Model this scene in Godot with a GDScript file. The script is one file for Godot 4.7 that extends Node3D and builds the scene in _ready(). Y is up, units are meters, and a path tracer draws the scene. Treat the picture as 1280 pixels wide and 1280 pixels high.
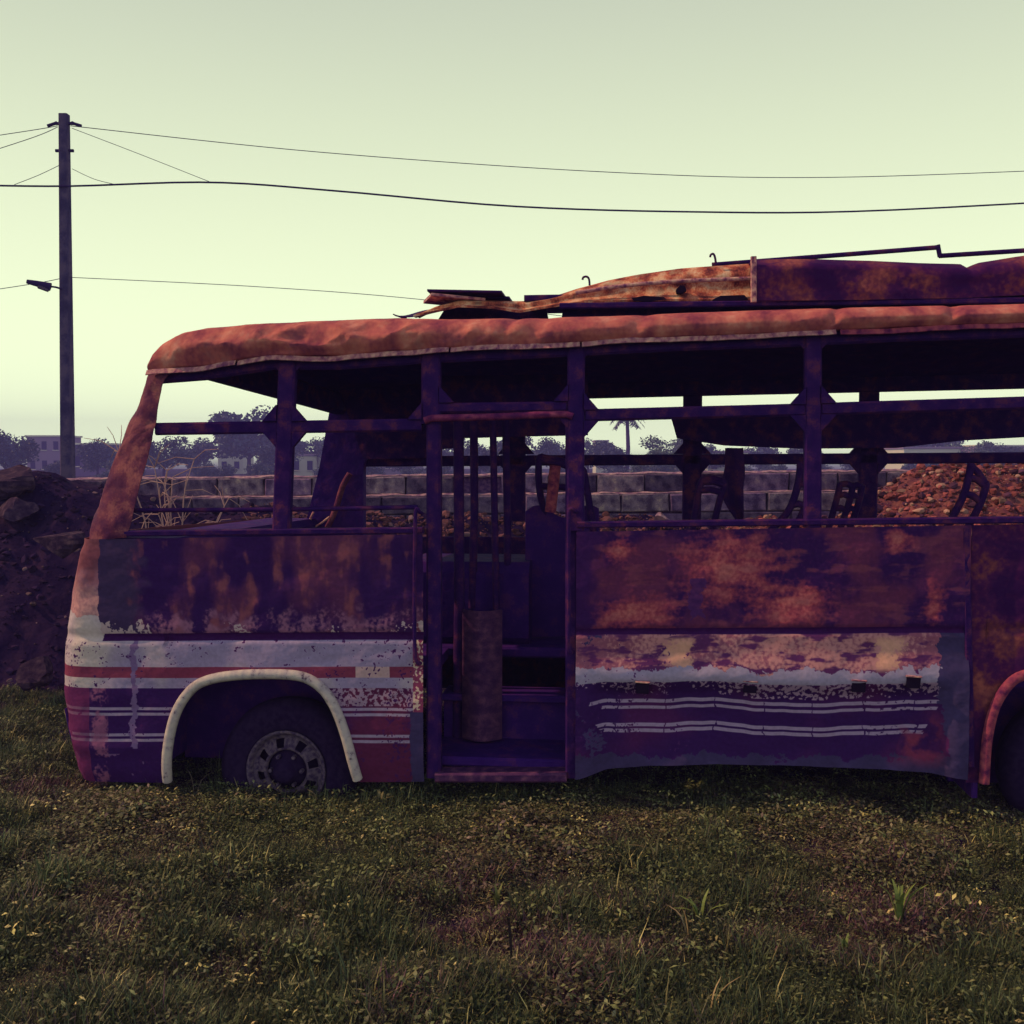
extends Node3D
# A burnt-out minibus standing in rough grass, a block wall, spoil heaps and a hazy village behind it.

const GROUND := -0.12        # level of the field
const TILT := 0.0235         # the bus stands nose-down: rise per metre along its length
var M := {}
var used := {}
var rng := RandomNumberGenerator.new()
var relief: Callable
var swell: FastNoiseLite

# ---------------------------------------------------------------- set-up
func _ready():
	rng.seed = 7
	var cam := Camera3D.new(); cam.name = "camera"
	cam.position = Vector3(0, 1.7, 5.2); cam.rotation_degrees = Vector3(-3.0, 0, 0)
	cam.fov = 53.13; cam.near = 0.05; cam.far = 2000.0
	add_child(cam); cam.current = true
	var env := Environment.new()
	env.background_mode = Environment.BG_SKY
	var sm := ProceduralSkyMaterial.new()
	sm.sky_horizon_color = Color(0.94, 0.99, 0.80)
	sm.sky_top_color = Color(0.31, 0.30, 0.44)
	sm.sky_curve = 0.35
	sm.ground_horizon_color = Color(0.34, 0.3, 0.36)
	sm.ground_bottom_color = Color(0.22, 0.18, 0.24)
	sm.sun_angle_max = 1.0
	sm.energy_multiplier = 1.5
	var sky := Sky.new(); sky.sky_material = sm
	env.sky = sky
	env.tonemap_mode = Environment.TONE_MAPPER_LINEAR
	env.tonemap_exposure = 1.0
	env.sdfgi_enabled = true; env.ssao_enabled = true; env.ssil_enabled = true
	env.fog_enabled = true
	env.fog_density = 0.0032
	env.fog_light_color = Color(0.58, 0.54, 0.98)
	var we := WorldEnvironment.new(); we.name = "world_environment"; we.environment = env
	add_child(we)
	var sun := DirectionalLight3D.new(); sun.name = "sun"
	sun.light_color = Color(1.0, 0.82, 0.56); sun.light_energy = 1.05
	sun.light_angular_distance = 0.6; sun.shadow_enabled = true
	add_child(sun)
	sun.look_at_from_position(Vector3.ZERO, Vector3(0.74, -0.66, 0.05), Vector3.UP)
	make_materials()
	make_ground()
	make_bank()
	make_wall()
	make_village()
	make_bus()
	make_pole()
	make_bush()
	make_grass()
	make_weeds()

# ---------------------------------------------------------------- bookkeeping
func numbered(n: String) -> String:
	if not used.has(n):
		used[n] = 0
		return n
	used[n] += 1
	return "%s_%03d" % [n, used[n]]

func tag(o: Node, label: String, category: String, group := "") -> Node:
	o.set_meta("label", label); o.set_meta("category", category)
	if group != "": o.set_meta("group", group)
	return o

func thing(called: String, label: String, category: String, at := Vector3.ZERO, group := "") -> Node3D:
	var o := Node3D.new(); o.name = numbered(called); add_child(o); o.position = at
	tag(o, label, category, group)
	return o

func struct(o: Node) -> Node:
	o.set_meta("kind", "structure"); return o

func stuff(o: Node) -> Node:
	o.set_meta("kind", "stuff"); return o

func begin(smooth := 0) -> SurfaceTool:
	var st := SurfaceTool.new(); st.begin(Mesh.PRIMITIVE_TRIANGLES)
	st.set_smooth_group(smooth)
	return st

func obj(called: String, st: SurfaceTool, mat: Material, parent: Node = null) -> MeshInstance3D:
	st.generate_normals()
	var m := MeshInstance3D.new(); m.mesh = st.commit(); m.material_override = mat
	return put(called, m, parent)

func put(called: String, m: Node3D, parent: Node = null) -> Node3D:
	if parent == null:
		m.name = numbered(called); add_child(m)
	else:
		m.name = called; parent.add_child(m, true)
	return m

# ---------------------------------------------------------------- shapes (a, b, c, d run counter-clockwise seen from outside)
func tri(st, a, b, c):
	st.add_vertex(a); st.add_vertex(c); st.add_vertex(b)

func quad(st, a, b, c, d):
	tri(st, a, b, c); tri(st, a, c, d)

func bar(st, p0: Vector3, p1: Vector3, w: float, h: float, up := Vector3.UP, bevel := 0.2):
	# a beam of oblong section with chamfered edges: w across, h along "up"
	st.set_smooth_group(-1)
	var d := (p1 - p0).normalized()
	var s := d.cross(up).normalized()
	var u := s.cross(d).normalized()
	var b: float = min(w, h) * bevel
	var sec := []
	for c in [[0.5, -0.5, 1], [0.5, 0.5, 0], [-0.5, 0.5, 1], [-0.5, -0.5, 0]]:
		var q := Vector2(c[0] * w, c[1] * h)
		var e1 := Vector2(q.x - sign(q.x) * b, q.y)
		var e2 := Vector2(q.x, q.y - sign(q.y) * b)
		if c[2] == 1:
			sec.append(e1 if c[0] > 0 else e2); sec.append(e2 if c[0] > 0 else e1)
		else:
			sec.append(e2 if c[0] > 0 else e1); sec.append(e1 if c[0] > 0 else e2)
	# order by angle so that the ring always runs one way round
	sec.sort_custom(func(a, c): return a.angle() < c.angle())
	var r0 := []; var r1 := []
	for q in sec:
		r0.append(p0 + s * q.x + u * q.y); r1.append(p1 + s * q.x + u * q.y)
	for k in 8:
		var j := (k + 1) % 8
		quad(st, r0[j], r0[k], r1[k], r1[j])
	for k in range(1, 7):
		tri(st, r0[0], r0[k], r0[k + 1]); tri(st, r1[0], r1[k + 1], r1[k])

func tube(st, pts: Array, r, seg := 8, r_end := -1.0):
	st.set_smooth_group(0)
	var n := pts.size()
	var rings := []
	var d0: Vector3 = (pts[1] - pts[0]).normalized()
	var u := d0.cross(Vector3.UP if absf(d0.y) < 0.9 else Vector3.RIGHT).normalized()
	for i in n:
		var d: Vector3 = (pts[min(i + 1, n - 1)] - pts[max(i - 1, 0)]).normalized()
		u = (u - d * u.dot(d)).normalized()
		var v := d.cross(u)
		var rr: float = r if r_end < 0 else lerpf(r, r_end, float(i) / (n - 1))
		var ring := []
		for k in seg:
			var a := TAU * k / seg
			ring.append(pts[i] + (u * cos(a) + v * sin(a)) * rr)
		rings.append(ring)
	for i in n - 1:
		for k in seg:
			var j := (k + 1) % seg
			quad(st, rings[i][k], rings[i][j], rings[i + 1][j], rings[i + 1][k])
	st.set_smooth_group(-1)
	for k in range(1, seg - 1):
		tri(st, rings[0][0], rings[0][k + 1], rings[0][k])
		tri(st, rings[n - 1][0], rings[n - 1][k], rings[n - 1][k + 1])

func plate(st, poly: Array, z0: float, z1: float, lean := 0.0, lean_from := 0.0):
	# an outline in x and y given thickness from z0 (front) back to z1
	st.set_smooth_group(-1)
	var p := PackedVector2Array(poly)
	if Geometry2D.is_polygon_clockwise(p): p.reverse()
	var zf := func(q, z): return Vector3(q.x, q.y, z - lean * max(0.0, q.y - lean_from))
	var t := Geometry2D.triangulate_polygon(p)
	for i in range(0, t.size(), 3):
		var a := p[t[i]]; var b := p[t[i + 1]]; var c := p[t[i + 2]]
		if (b - a).cross(c - a) < 0:
			var k := b; b = c; c = k
		tri(st, zf.call(a, z0), zf.call(b, z0), zf.call(c, z0))
		tri(st, zf.call(a, z1), zf.call(c, z1), zf.call(b, z1))
	for i in p.size():
		var a := p[i]; var b := p[(i + 1) % p.size()]
		quad(st, zf.call(b, z0), zf.call(a, z0), zf.call(a, z1), zf.call(b, z1))

func sheet(st, nu: int, nv: int, f: Callable, thick: float, uvf = null):
	# a curved sheet f(u, v) seen from the side where u runs right and v runs up, with real thickness
	var P := []; var N := []
	for i in nu + 1:
		for j in nv + 1:
			P.append(f.call(float(i) / nu, float(j) / nv))
	var id := func(i, j): return i * (nv + 1) + j
	for i in nu + 1:
		for j in nv + 1:
			var du: Vector3 = P[id.call(min(i + 1, nu), j)] - P[id.call(max(i - 1, 0), j)]
			var dv: Vector3 = P[id.call(i, min(j + 1, nv))] - P[id.call(i, max(j - 1, 0))]
			N.append(du.cross(dv).normalized())
	var put_v := func(k, back):
		if uvf != null: st.set_uv(uvf.call(float(k / (nv + 1)) / nu, float(k % (nv + 1)) / nv, P[k]))
		st.add_vertex(P[k] - (N[k] * thick if back else Vector3.ZERO))
	for side in 2:
		st.set_smooth_group(side)
		for i in nu:
			for j in nv:
				var q := [id.call(i, j), id.call(i + 1, j), id.call(i + 1, j + 1), id.call(i, j + 1)]
				for t in ([[0, 2, 1], [0, 3, 2]] if side == 0 else [[0, 1, 2], [0, 2, 3]]):
					for k in t: put_v.call(q[k], side == 1)
	st.set_smooth_group(-1)
	var rim := []
	for i in nu: rim.append(id.call(i, 0))
	for j in nv: rim.append(id.call(nu, j))
	for i in nu: rim.append(id.call(nu - i, nv))
	for j in nv: rim.append(id.call(0, nv - j))
	for k in rim.size():
		var a = rim[k]; var b = rim[(k + 1) % rim.size()]
		for e in [[b, false], [b, true], [a, true], [b, false], [a, true], [a, false]]:
			put_v.call(e[0], e[1])

func poly_at(pts: Array, x: float) -> float:
	# y on a polyline of points sorted by x
	if x <= pts[0].x: return pts[0].y
	for i in pts.size() - 1:
		if x <= pts[i + 1].x:
			return lerpf(pts[i].y, pts[i + 1].y, (x - pts[i].x) / max(1e-5, pts[i + 1].x - pts[i].x))
	return pts[-1].y

func curve(pts: Array, n: int) -> Array:
	# a smooth line through the points
	var out := []
	for i in n + 1:
		var s := float(i) / n * (pts.size() - 1)
		var k: int = min(int(s), pts.size() - 2)
		out.append(pts[k].cubic_interpolate(pts[k + 1], pts[max(k - 1, 0)], pts[min(k + 2, pts.size() - 1)], s - k))
	return out

func noise(sd: int, freq: float, oct := 4) -> FastNoiseLite:
	var n := FastNoiseLite.new(); n.seed = sd; n.frequency = freq
	n.noise_type = FastNoiseLite.TYPE_SIMPLEX_SMOOTH; n.fractal_octaves = oct
	return n

# ---------------------------------------------------------------- materials
func ramp_image(sd: int, freq: float, oct: int, stops: Array, size := 512, warp := 0.0) -> Image:
	# stops: [position, linear colour]; one seamless noise field coloured through them, and a second, finer one that shifts it
	var n := noise(sd, freq, oct)
	if warp > 0:
		n.domain_warp_enabled = true; n.domain_warp_amplitude = warp; n.domain_warp_frequency = freq * 2
	var a := n.get_seamless_image(size, size).get_data()
	var b := noise(sd + 50, freq * 9, 3).get_seamless_image(size, size).get_data()
	var lut := []
	for k in 256:
		var t := k / 255.0
		var c: Color = stops[-1][1]
		for i in stops.size():
			if t <= stops[i][0]:
				c = stops[i][1] if i == 0 else stops[i - 1][1].lerp(stops[i][1], (t - stops[i - 1][0]) / (stops[i][0] - stops[i - 1][0]))
				break
		c = c.linear_to_srgb()
		lut.append([int(c.r * 255), int(c.g * 255), int(c.b * 255)])
	var out := PackedByteArray(); out.resize(size * size * 3)
	for i in size * size:
		var e = lut[clampi(a[i] + (b[i] - 128) / 3, 0, 255)]
		out[i * 3] = e[0]; out[i * 3 + 1] = e[1]; out[i * 3 + 2] = e[2]
	var im := Image.create_from_data(size, size, false, Image.FORMAT_RGB8, out)
	im.generate_mipmaps()
	return im

func bump(sd: int, freq: float, strength: float, size := 256) -> Texture2D:
	var im := noise(sd, freq, 5).get_seamless_image(size, size)
	im.convert(Image.FORMAT_RGBA8)
	im.bump_map_to_normal_map(strength)
	return ImageTexture.create_from_image(im)

func plain(c: Color, rough := 0.85, metal := 0.0) -> StandardMaterial3D:
	var m := StandardMaterial3D.new()
	m.albedo_color = c.linear_to_srgb(); m.roughness = rough; m.metallic = metal; m.metallic_specular = 0.12
	return m

func worn(stops: Array, sd: int, freq: float, metres: float, rough := 0.85, bump_n := 4.0, world := false, oct := 5, warp := 0.0) -> StandardMaterial3D:
	var m := StandardMaterial3D.new()
	m.albedo_texture = ImageTexture.create_from_image(ramp_image(sd, freq, oct, stops, 512, warp))
	m.roughness = rough; m.metallic_specular = 0.12   # burnt, dusty or weathered: hardly any shine
	m.uv1_triplanar = true; m.uv1_world_triplanar = world
	m.uv1_scale = Vector3.ONE / metres
	if bump_n > 0:
		m.normal_enabled = true; m.normal_texture = M.bump_fine; m.normal_scale = bump_n / 12.0
	return m

func make_materials():
	M.bump_fine = bump(3, 0.03, 5.0)
	# burnt metal, paint and rust
	M.soot = worn([[0.3, Color(0.032, 0.008, 0.15)], [0.6, Color(0.042, 0.010, 0.17)], [0.8, Color(0.07, 0.016, 0.15)]], 11, 0.012, 1.0, 0.8)
	M.frame = worn([[0.3, Color(0.024, 0.006, 0.10)], [0.55, Color(0.038, 0.009, 0.11)], [0.85, Color(0.11, 0.025, 0.09)]], 12, 0.014, 0.9, 0.75)
	M.cove = worn([[0.2, Color(0.15, 0.03, 0.085)], [0.45, Color(0.36, 0.085, 0.115)], [0.7, Color(0.52, 0.155, 0.15)], [0.95, Color(0.62, 0.28, 0.26)]], 13, 0.008, 1.3, 0.6)
	M.pillar = worn([[0.25, Color(0.06, 0.014, 0.075)], [0.55, Color(0.13, 0.032, 0.085)], [0.85, Color(0.29, 0.10, 0.13)]], 14, 0.010, 0.8, 0.6)
	M.lip = worn([[0.2, Color(0.105, 0.024, 0.120)], [0.5, Color(0.434, 0.177, 0.244)], [0.8, Color(0.620, 0.392, 0.367)]], 15, 0.03, 0.7, 0.6)
	M.rack_sheet = worn([[0.25, Color(0.09, 0.02, 0.035)], [0.42, Color(0.33, 0.075, 0.07)], [0.55, Color(0.52, 0.16, 0.11)], [0.7, Color(0.66, 0.36, 0.27)], [0.9, Color(0.72, 0.54, 0.45)]], 16, 0.012, 0.8, 0.7, 4.0, false, 5, 18.0)
	M.rack_box = worn([[0.3, Color(0.034, 0.005, 0.081)], [0.55, Color(0.072, 0.011, 0.090)], [0.76, Color(0.17, 0.04, 0.07)], [0.95, Color(0.32, 0.09, 0.095)]], 17, 0.007, 1.2, 0.65)
	M.door_red = worn([[0.25, Color(0.072, 0.011, 0.094)], [0.5, Color(0.158, 0.022, 0.107)], [0.8, Color(0.280, 0.063, 0.156)]], 18, 0.015, 0.6, 0.65)
	M.trim = worn([[0.12, Color(0.05, 0.02, 0.07)], [0.24, Color(0.36, 0.30, 0.42)], [0.5, Color(0.46, 0.39, 0.48)], [0.8, Color(0.54, 0.47, 0.52)]], 19, 0.02, 0.6, 0.5)
	M.trim_rust = worn([[0.2, Color(0.072, 0.011, 0.085)], [0.5, Color(0.258, 0.045, 0.112)], [0.8, Color(0.396, 0.091, 0.138)]], 20, 0.02, 0.6, 0.6)
	M.tyre = worn([[0.3, Color(0.014, 0.006, 0.045)], [0.7, Color(0.024, 0.012, 0.06)]], 21, 0.02, 0.5, 0.9)
	M.rim = worn([[0.25, Color(0.04, 0.022, 0.09)], [0.5, Color(0.10, 0.07, 0.15)], [0.8, Color(0.17, 0.12, 0.19)]], 22, 0.025, 0.4, 0.6)
	M.step = worn([[0.25, Color(0.045, 0.014, 0.085)], [0.55, Color(0.08, 0.027, 0.11)], [0.85, Color(0.15, 0.055, 0.14)]], 23, 0.015, 0.6, 0.75)
	M.hole_shade = plain(Color(0.012, 0.005, 0.025))  # near-black standing in for the shade inside openings
	M.concrete = worn([[0.2, Color(0.075, 0.045, 0.14)], [0.45, Color(0.17, 0.115, 0.25)], [0.7, Color(0.26, 0.18, 0.33)], [0.92, Color(0.42, 0.31, 0.38)]], 24, 0.012, 1.1, 0.95, 8.0, true)
	M.mortar = worn([[0.3, Color(0.049, 0.020, 0.116)], [0.8, Color(0.131, 0.063, 0.182)]], 25, 0.03, 0.8, 0.95, 6.0, true)
	M.coping = worn([[0.2, Color(0.122, 0.057, 0.173)], [0.6, Color(0.325, 0.197, 0.296)], [0.9, Color(0.473, 0.324, 0.367)]], 26, 0.02, 0.9, 0.95, 5.0, true)
	M.soil = worn([[0.25, Color(0.008, 0.003, 0.034)], [0.5, Color(0.014, 0.006, 0.044)], [0.8, Color(0.034, 0.015, 0.055)]], 27, 0.012, 1.6, 0.95, 12.0, true)  # darkened so that the bank's shade sits in its colour
	M.spoil = worn([[0.25, Color(0.06, 0.018, 0.06)], [0.5, Color(0.16, 0.05, 0.07)], [0.8, Color(0.27, 0.10, 0.10)]], 28, 0.02, 1.0, 0.95, 12.0, true)
	M.field = worn([[0.25, Color(0.009, 0.004, 0.034)], [0.5, Color(0.018, 0.009, 0.042)], [0.8, Color(0.04, 0.022, 0.05)]], 29, 0.012, 2.2, 0.95, 12.0, true)
	M.stone = worn([[0.25, Color(0.02, 0.010, 0.04)], [0.55, Color(0.045, 0.024, 0.065)], [0.85, Color(0.10, 0.06, 0.10)]], 30, 0.006, 1.3, 0.9, 8.0)
	M.pole = worn([[0.25, Color(0.035, 0.026, 0.10)], [0.5, Color(0.055, 0.04, 0.13)], [0.8, Color(0.10, 0.07, 0.16)]], 31, 0.008, 1.8, 0.9, 5.0)
	M.wire = plain(Color(0.020, 0.008, 0.090), 0.7)
	M.bark = plain(Color(0.049, 0.017, 0.103), 0.95)
	M.twig = plain(Color(0.40, 0.25, 0.29), 0.9)
	M.tint = StandardMaterial3D.new(); M.tint.vertex_color_use_as_albedo = true; M.tint.roughness = 0.9; M.tint.metallic_specular = 0.12
	M.leaf = StandardMaterial3D.new(); M.leaf.vertex_color_use_as_albedo = true; M.leaf.roughness = 0.5; M.leaf.metallic_specular = 0.3
	M.leaf.backlight_enabled = true; M.leaf.backlight = Color(0.4, 0.42, 0.28)

# ---------------------------------------------------------------- the field
func make_ground():
	var st := begin(0)
	swell = noise(41, 0.25, 3)
	var n := swell
	var xs := []; var zs_ := []
	var k := -7.0
	while k <= 7.01: xs.append(k); k += 0.25
	for e in [10, 16, 30, 60, 120]:
		xs.append(float(e)); xs.push_front(-float(e))
	k = -7.0
	while k <= 6.51: zs_.append(k); k += 0.25
	zs_.append(9.0); zs_.append(16.0); zs_.append(40.0)
	for e in [10, 16, 30, 60, 110, 170]: zs_.push_front(-float(e))
	var h := func(x, z): return Vector3(x, GROUND + (n.get_noise_2d(x * 4, z * 4) * 0.05 if absf(x) < 12 and absf(z) < 12 else 0.0), z)
	for i in xs.size() - 1:
		for j in zs_.size() - 1:
			quad(st, h.call(xs[i], zs_[j + 1]), h.call(xs[i + 1], zs_[j + 1]), h.call(xs[i + 1], zs_[j]), h.call(xs[i], zs_[j]))
	struct(obj("ground", st, M.field))

func bank_height(x: float, z: float) -> float:
	var crest := poly_at([Vector2(-9, 1.5), Vector2(-5, 1.5), Vector2(-4.2, 1.42), Vector2(-3.2, 1.16), Vector2(-1.5, 1.12), Vector2(0.5, 1.10), Vector2(2.5, 1.05), Vector2(9, 0.9)], x)
	var foot := poly_at([Vector2(-9, -1.4), Vector2(-4.5, -2.1), Vector2(-3, -2.5), Vector2(-2, -3.0), Vector2(9, -3.0)], x)
	var t := clampf((foot - z) / (foot + 5.0), 0, 1)
	return GROUND - 0.12 + (crest - GROUND + 0.12) * (t * t * (3 - 2 * t) * 0.5 + t * 0.5)

func heap_height(x: float, z: float) -> float:
	var crest := poly_at([Vector2(1.2, 0.9), Vector2(2.0, 1.06), Vector2(2.64, 1.14), Vector2(3.1, 1.18), Vector2(3.34, 1.38), Vector2(3.75, 1.54), Vector2(4.1, 1.61), Vector2(5.0, 1.7), Vector2(6.0, 1.5), Vector2(7.2, 0.4)], x)
	var t := clampf(1.0 - absf(z + 4.4) / 2.0, 0, 1)
	return GROUND - 0.1 + (crest - GROUND + 0.1) * pow(t, 0.6) if t > 0 and x > 1.2 and x < 7.2 else -1.0

func mound(called: String, hf: Callable, lo: Vector2, hi: Vector2, step: float, mat, sd: int, rough: float, parent: Node = null) -> MeshInstance3D:
	var st := begin(0)
	var n := noise(sd, 0.9, 5)
	relief = func(x, z): return n.get_noise_2d(x, z) * rough + n.get_noise_2d(x * 5 + 30, z * 5) * rough * 0.35
	var nx := int((hi.x - lo.x) / step); var nz := int((hi.y - lo.y) / step)
	var h := []
	for i in nx + 1:
		for j in nz + 1:
			var x := lo.x + i * step; var z := lo.y + j * step
			var y: float = hf.call(x, z)
			h.append(Vector3(x, y + relief.call(x, z), z))
	for i in nx:
		for j in nz:
			var a = h[i * (nz + 1) + j]; var b = h[(i + 1) * (nz + 1) + j]
			var c = h[(i + 1) * (nz + 1) + j + 1]; var d = h[i * (nz + 1) + j + 1]
			if max(max(a.y, b.y), max(c.y, d.y)) < GROUND - 0.15: continue
			quad(st, d, c, b, a)
	return obj(called, st, mat, parent)

func rock_mesh(sd: int, squash := 0.75, n_lat := 7) -> ArrayMesh:
	var st := begin(-1)
	var n := noise(sd, 0.8, 3)
	var r := RandomNumberGenerator.new(); r.seed = sd
	var n_lon := n_lat + 3
	var cut := []
	for k in 7:
		cut.append([Vector3(r.randf_range(-1, 1), r.randf_range(-1, 1), r.randf_range(-1, 1)).normalized(), r.randf_range(0.38, 0.8)])
	var P := func(i, j):
		var a: float = PI * i / n_lat; var b: float = TAU * (j % n_lon) / n_lon
		var d := Vector3(sin(a) * cos(b), cos(a), sin(a) * sin(b))
		var q: Vector3 = d * (1.0 + n.get_noise_3dv(d * 1.5) * 0.35)
		for c in cut:
			var over: float = q.dot(c[0]) - c[1]
			if over > 0: q -= c[0] * over
		return Vector3(q.x, q.y * squash, q.z)
	for i in n_lat:
		for j in n_lon:
			quad(st, P.call(i, j + 1), P.call(i + 1, j + 1), P.call(i + 1, j), P.call(i, j))
	st.generate_normals()
	return st.commit()

func scatter(called: String, mesh: Mesh, mat: Material, xf: Array, cols: Array, parent: Node = null) -> MultiMeshInstance3D:
	var mm := MultiMesh.new()
	mm.transform_format = MultiMesh.TRANSFORM_3D
	mm.use_colors = cols.size() > 0
	mm.mesh = mesh; mm.instance_count = xf.size()
	for i in xf.size():
		mm.set_instance_transform(i, xf[i])
		if cols.size(): mm.set_instance_color(i, cols[i])
	var o := MultiMeshInstance3D.new(); o.multimesh = mm; o.material_override = mat
	put(called, o, parent)
	return stuff(o)

func random_basis(s: float) -> Basis:
	return Basis(Vector3(rng.randf_range(-1, 1), rng.randf_range(-1, 1), rng.randf_range(-1, 1)).normalized(), rng.randf() * TAU).scaled(Vector3(s * rng.randf_range(0.7, 1.3), s * rng.randf_range(0.6, 1.0), s * rng.randf_range(0.7, 1.3)))

func make_bank():
	var b := thing("earth_bank", "dark earth bank with stones heaped along the foot of the block wall", "earth bank")
	mound("soil", bank_height, Vector2(-9, -5.3), Vector2(7, -1.3), 0.09, M.soil, 51, 0.16, b)
	var xf := []; var cols := []
	for i in 12000:
		var x := rng.randf_range(-7.5, 6.0); var z := rng.randf_range(-5.2, -1.6)
		if x > -2.6: z = rng.randf_range(-5.2, -4.2)
		var y: float = bank_height(x, z)
		if y < GROUND - 0.05: continue
		var s := 0.010 + 0.05 * pow(rng.randf(), 5)
		xf.append(Transform3D(random_basis(s), Vector3(x, y + relief.call(x, z) + s * rng.randf_range(-0.2, 0.5), z)))
		var g := rng.randf_range(0.35, 1.5)
		cols.append((Color(0.026 * g, 0.012 * g, 0.055 * g) if x < -2.6 else Color(0.12 * g, 0.05 * g, 0.075 * g)) if rng.randf() < 0.9 else Color(0.15 * g, 0.09 * g, 0.13 * g))  # redder debris on the right; left stones darkened, shade put into their colour
	scatter("rubble", rock_mesh(61, 0.8, 4), M.tint, xf, cols, b)
	var heap := thing("spoil_heap", "orange brown heap of spoil and rubble beside the block wall", "spoil heap")
	mound("soil", heap_height, Vector2(1.15, -5.5), Vector2(7.3, -2.3), 0.07, M.spoil, 52, 0.13, heap)
	xf = []; cols = []
	for i in 48000:
		var x := rng.randf_range(1.25, 7.0); var z := rng.randf_range(-5.3, -3.0)
		var y: float = heap_height(x, z)
		if y < GROUND: continue
		var s := 0.005 + 0.05 * pow(rng.randf(), 11)
		xf.append(Transform3D(random_basis(s), Vector3(x, y + relief.call(x, z) + s * rng.randf_range(-0.2, 0.5), z)))
		var g := rng.randf_range(0.3, 1.5)
		var q := rng.randf()
		cols.append(Color(0.22 * g, 0.062 * g, 0.08 * g) if q < 0.62 else (Color(0.34 * g, 0.19 * g, 0.19 * g) if q < 0.8 else Color(0.075 * g, 0.03 * g, 0.075 * g)))
	scatter("rubble", rock_mesh(62, 0.8, 4), M.tint, xf, cols, heap)
	# single boulders: place, size, label
	for e in [[Vector3(-3.81, 0.99, -3.40), Vector3(0.24, 0.19, 0.2), "large rounded boulder lying high on the dark earth bank", 3.0],
			[Vector3(-3.50, 0.15, -2.20), Vector3(0.17, 0.15, 0.16), "squat stone half sunk at the grassy foot of the dark bank", 1.2],
			[Vector3(-4.78, 1.49, -4.60), Vector3(0.30, 0.22, 0.25), "broad dark boulder on top of the bank beside the wall end", 0.4],
			[Vector3(-4.61, 1.19, -4.30), Vector3(0.26, 0.16, 0.22), "flat dark stone wedged under the boulder on top of the bank", 2.2],
			[Vector3(1.42, 1.10, -4.70), Vector3(0.12, 0.10, 0.1), "pale pointed stone on the debris below the block wall", 0.3]]:
		var r := MeshInstance3D.new(); r.mesh = rock_mesh(int(e[3] * 10) + 70, 0.85, 12)
		r.material_override = M.stone if not e[2].begins_with("pale") else M.coping
		r.position = e[0]; r.scale = e[1]; r.rotation.y = e[3]
		put("boulder", r); tag(r, e[2], "boulder")

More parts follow.
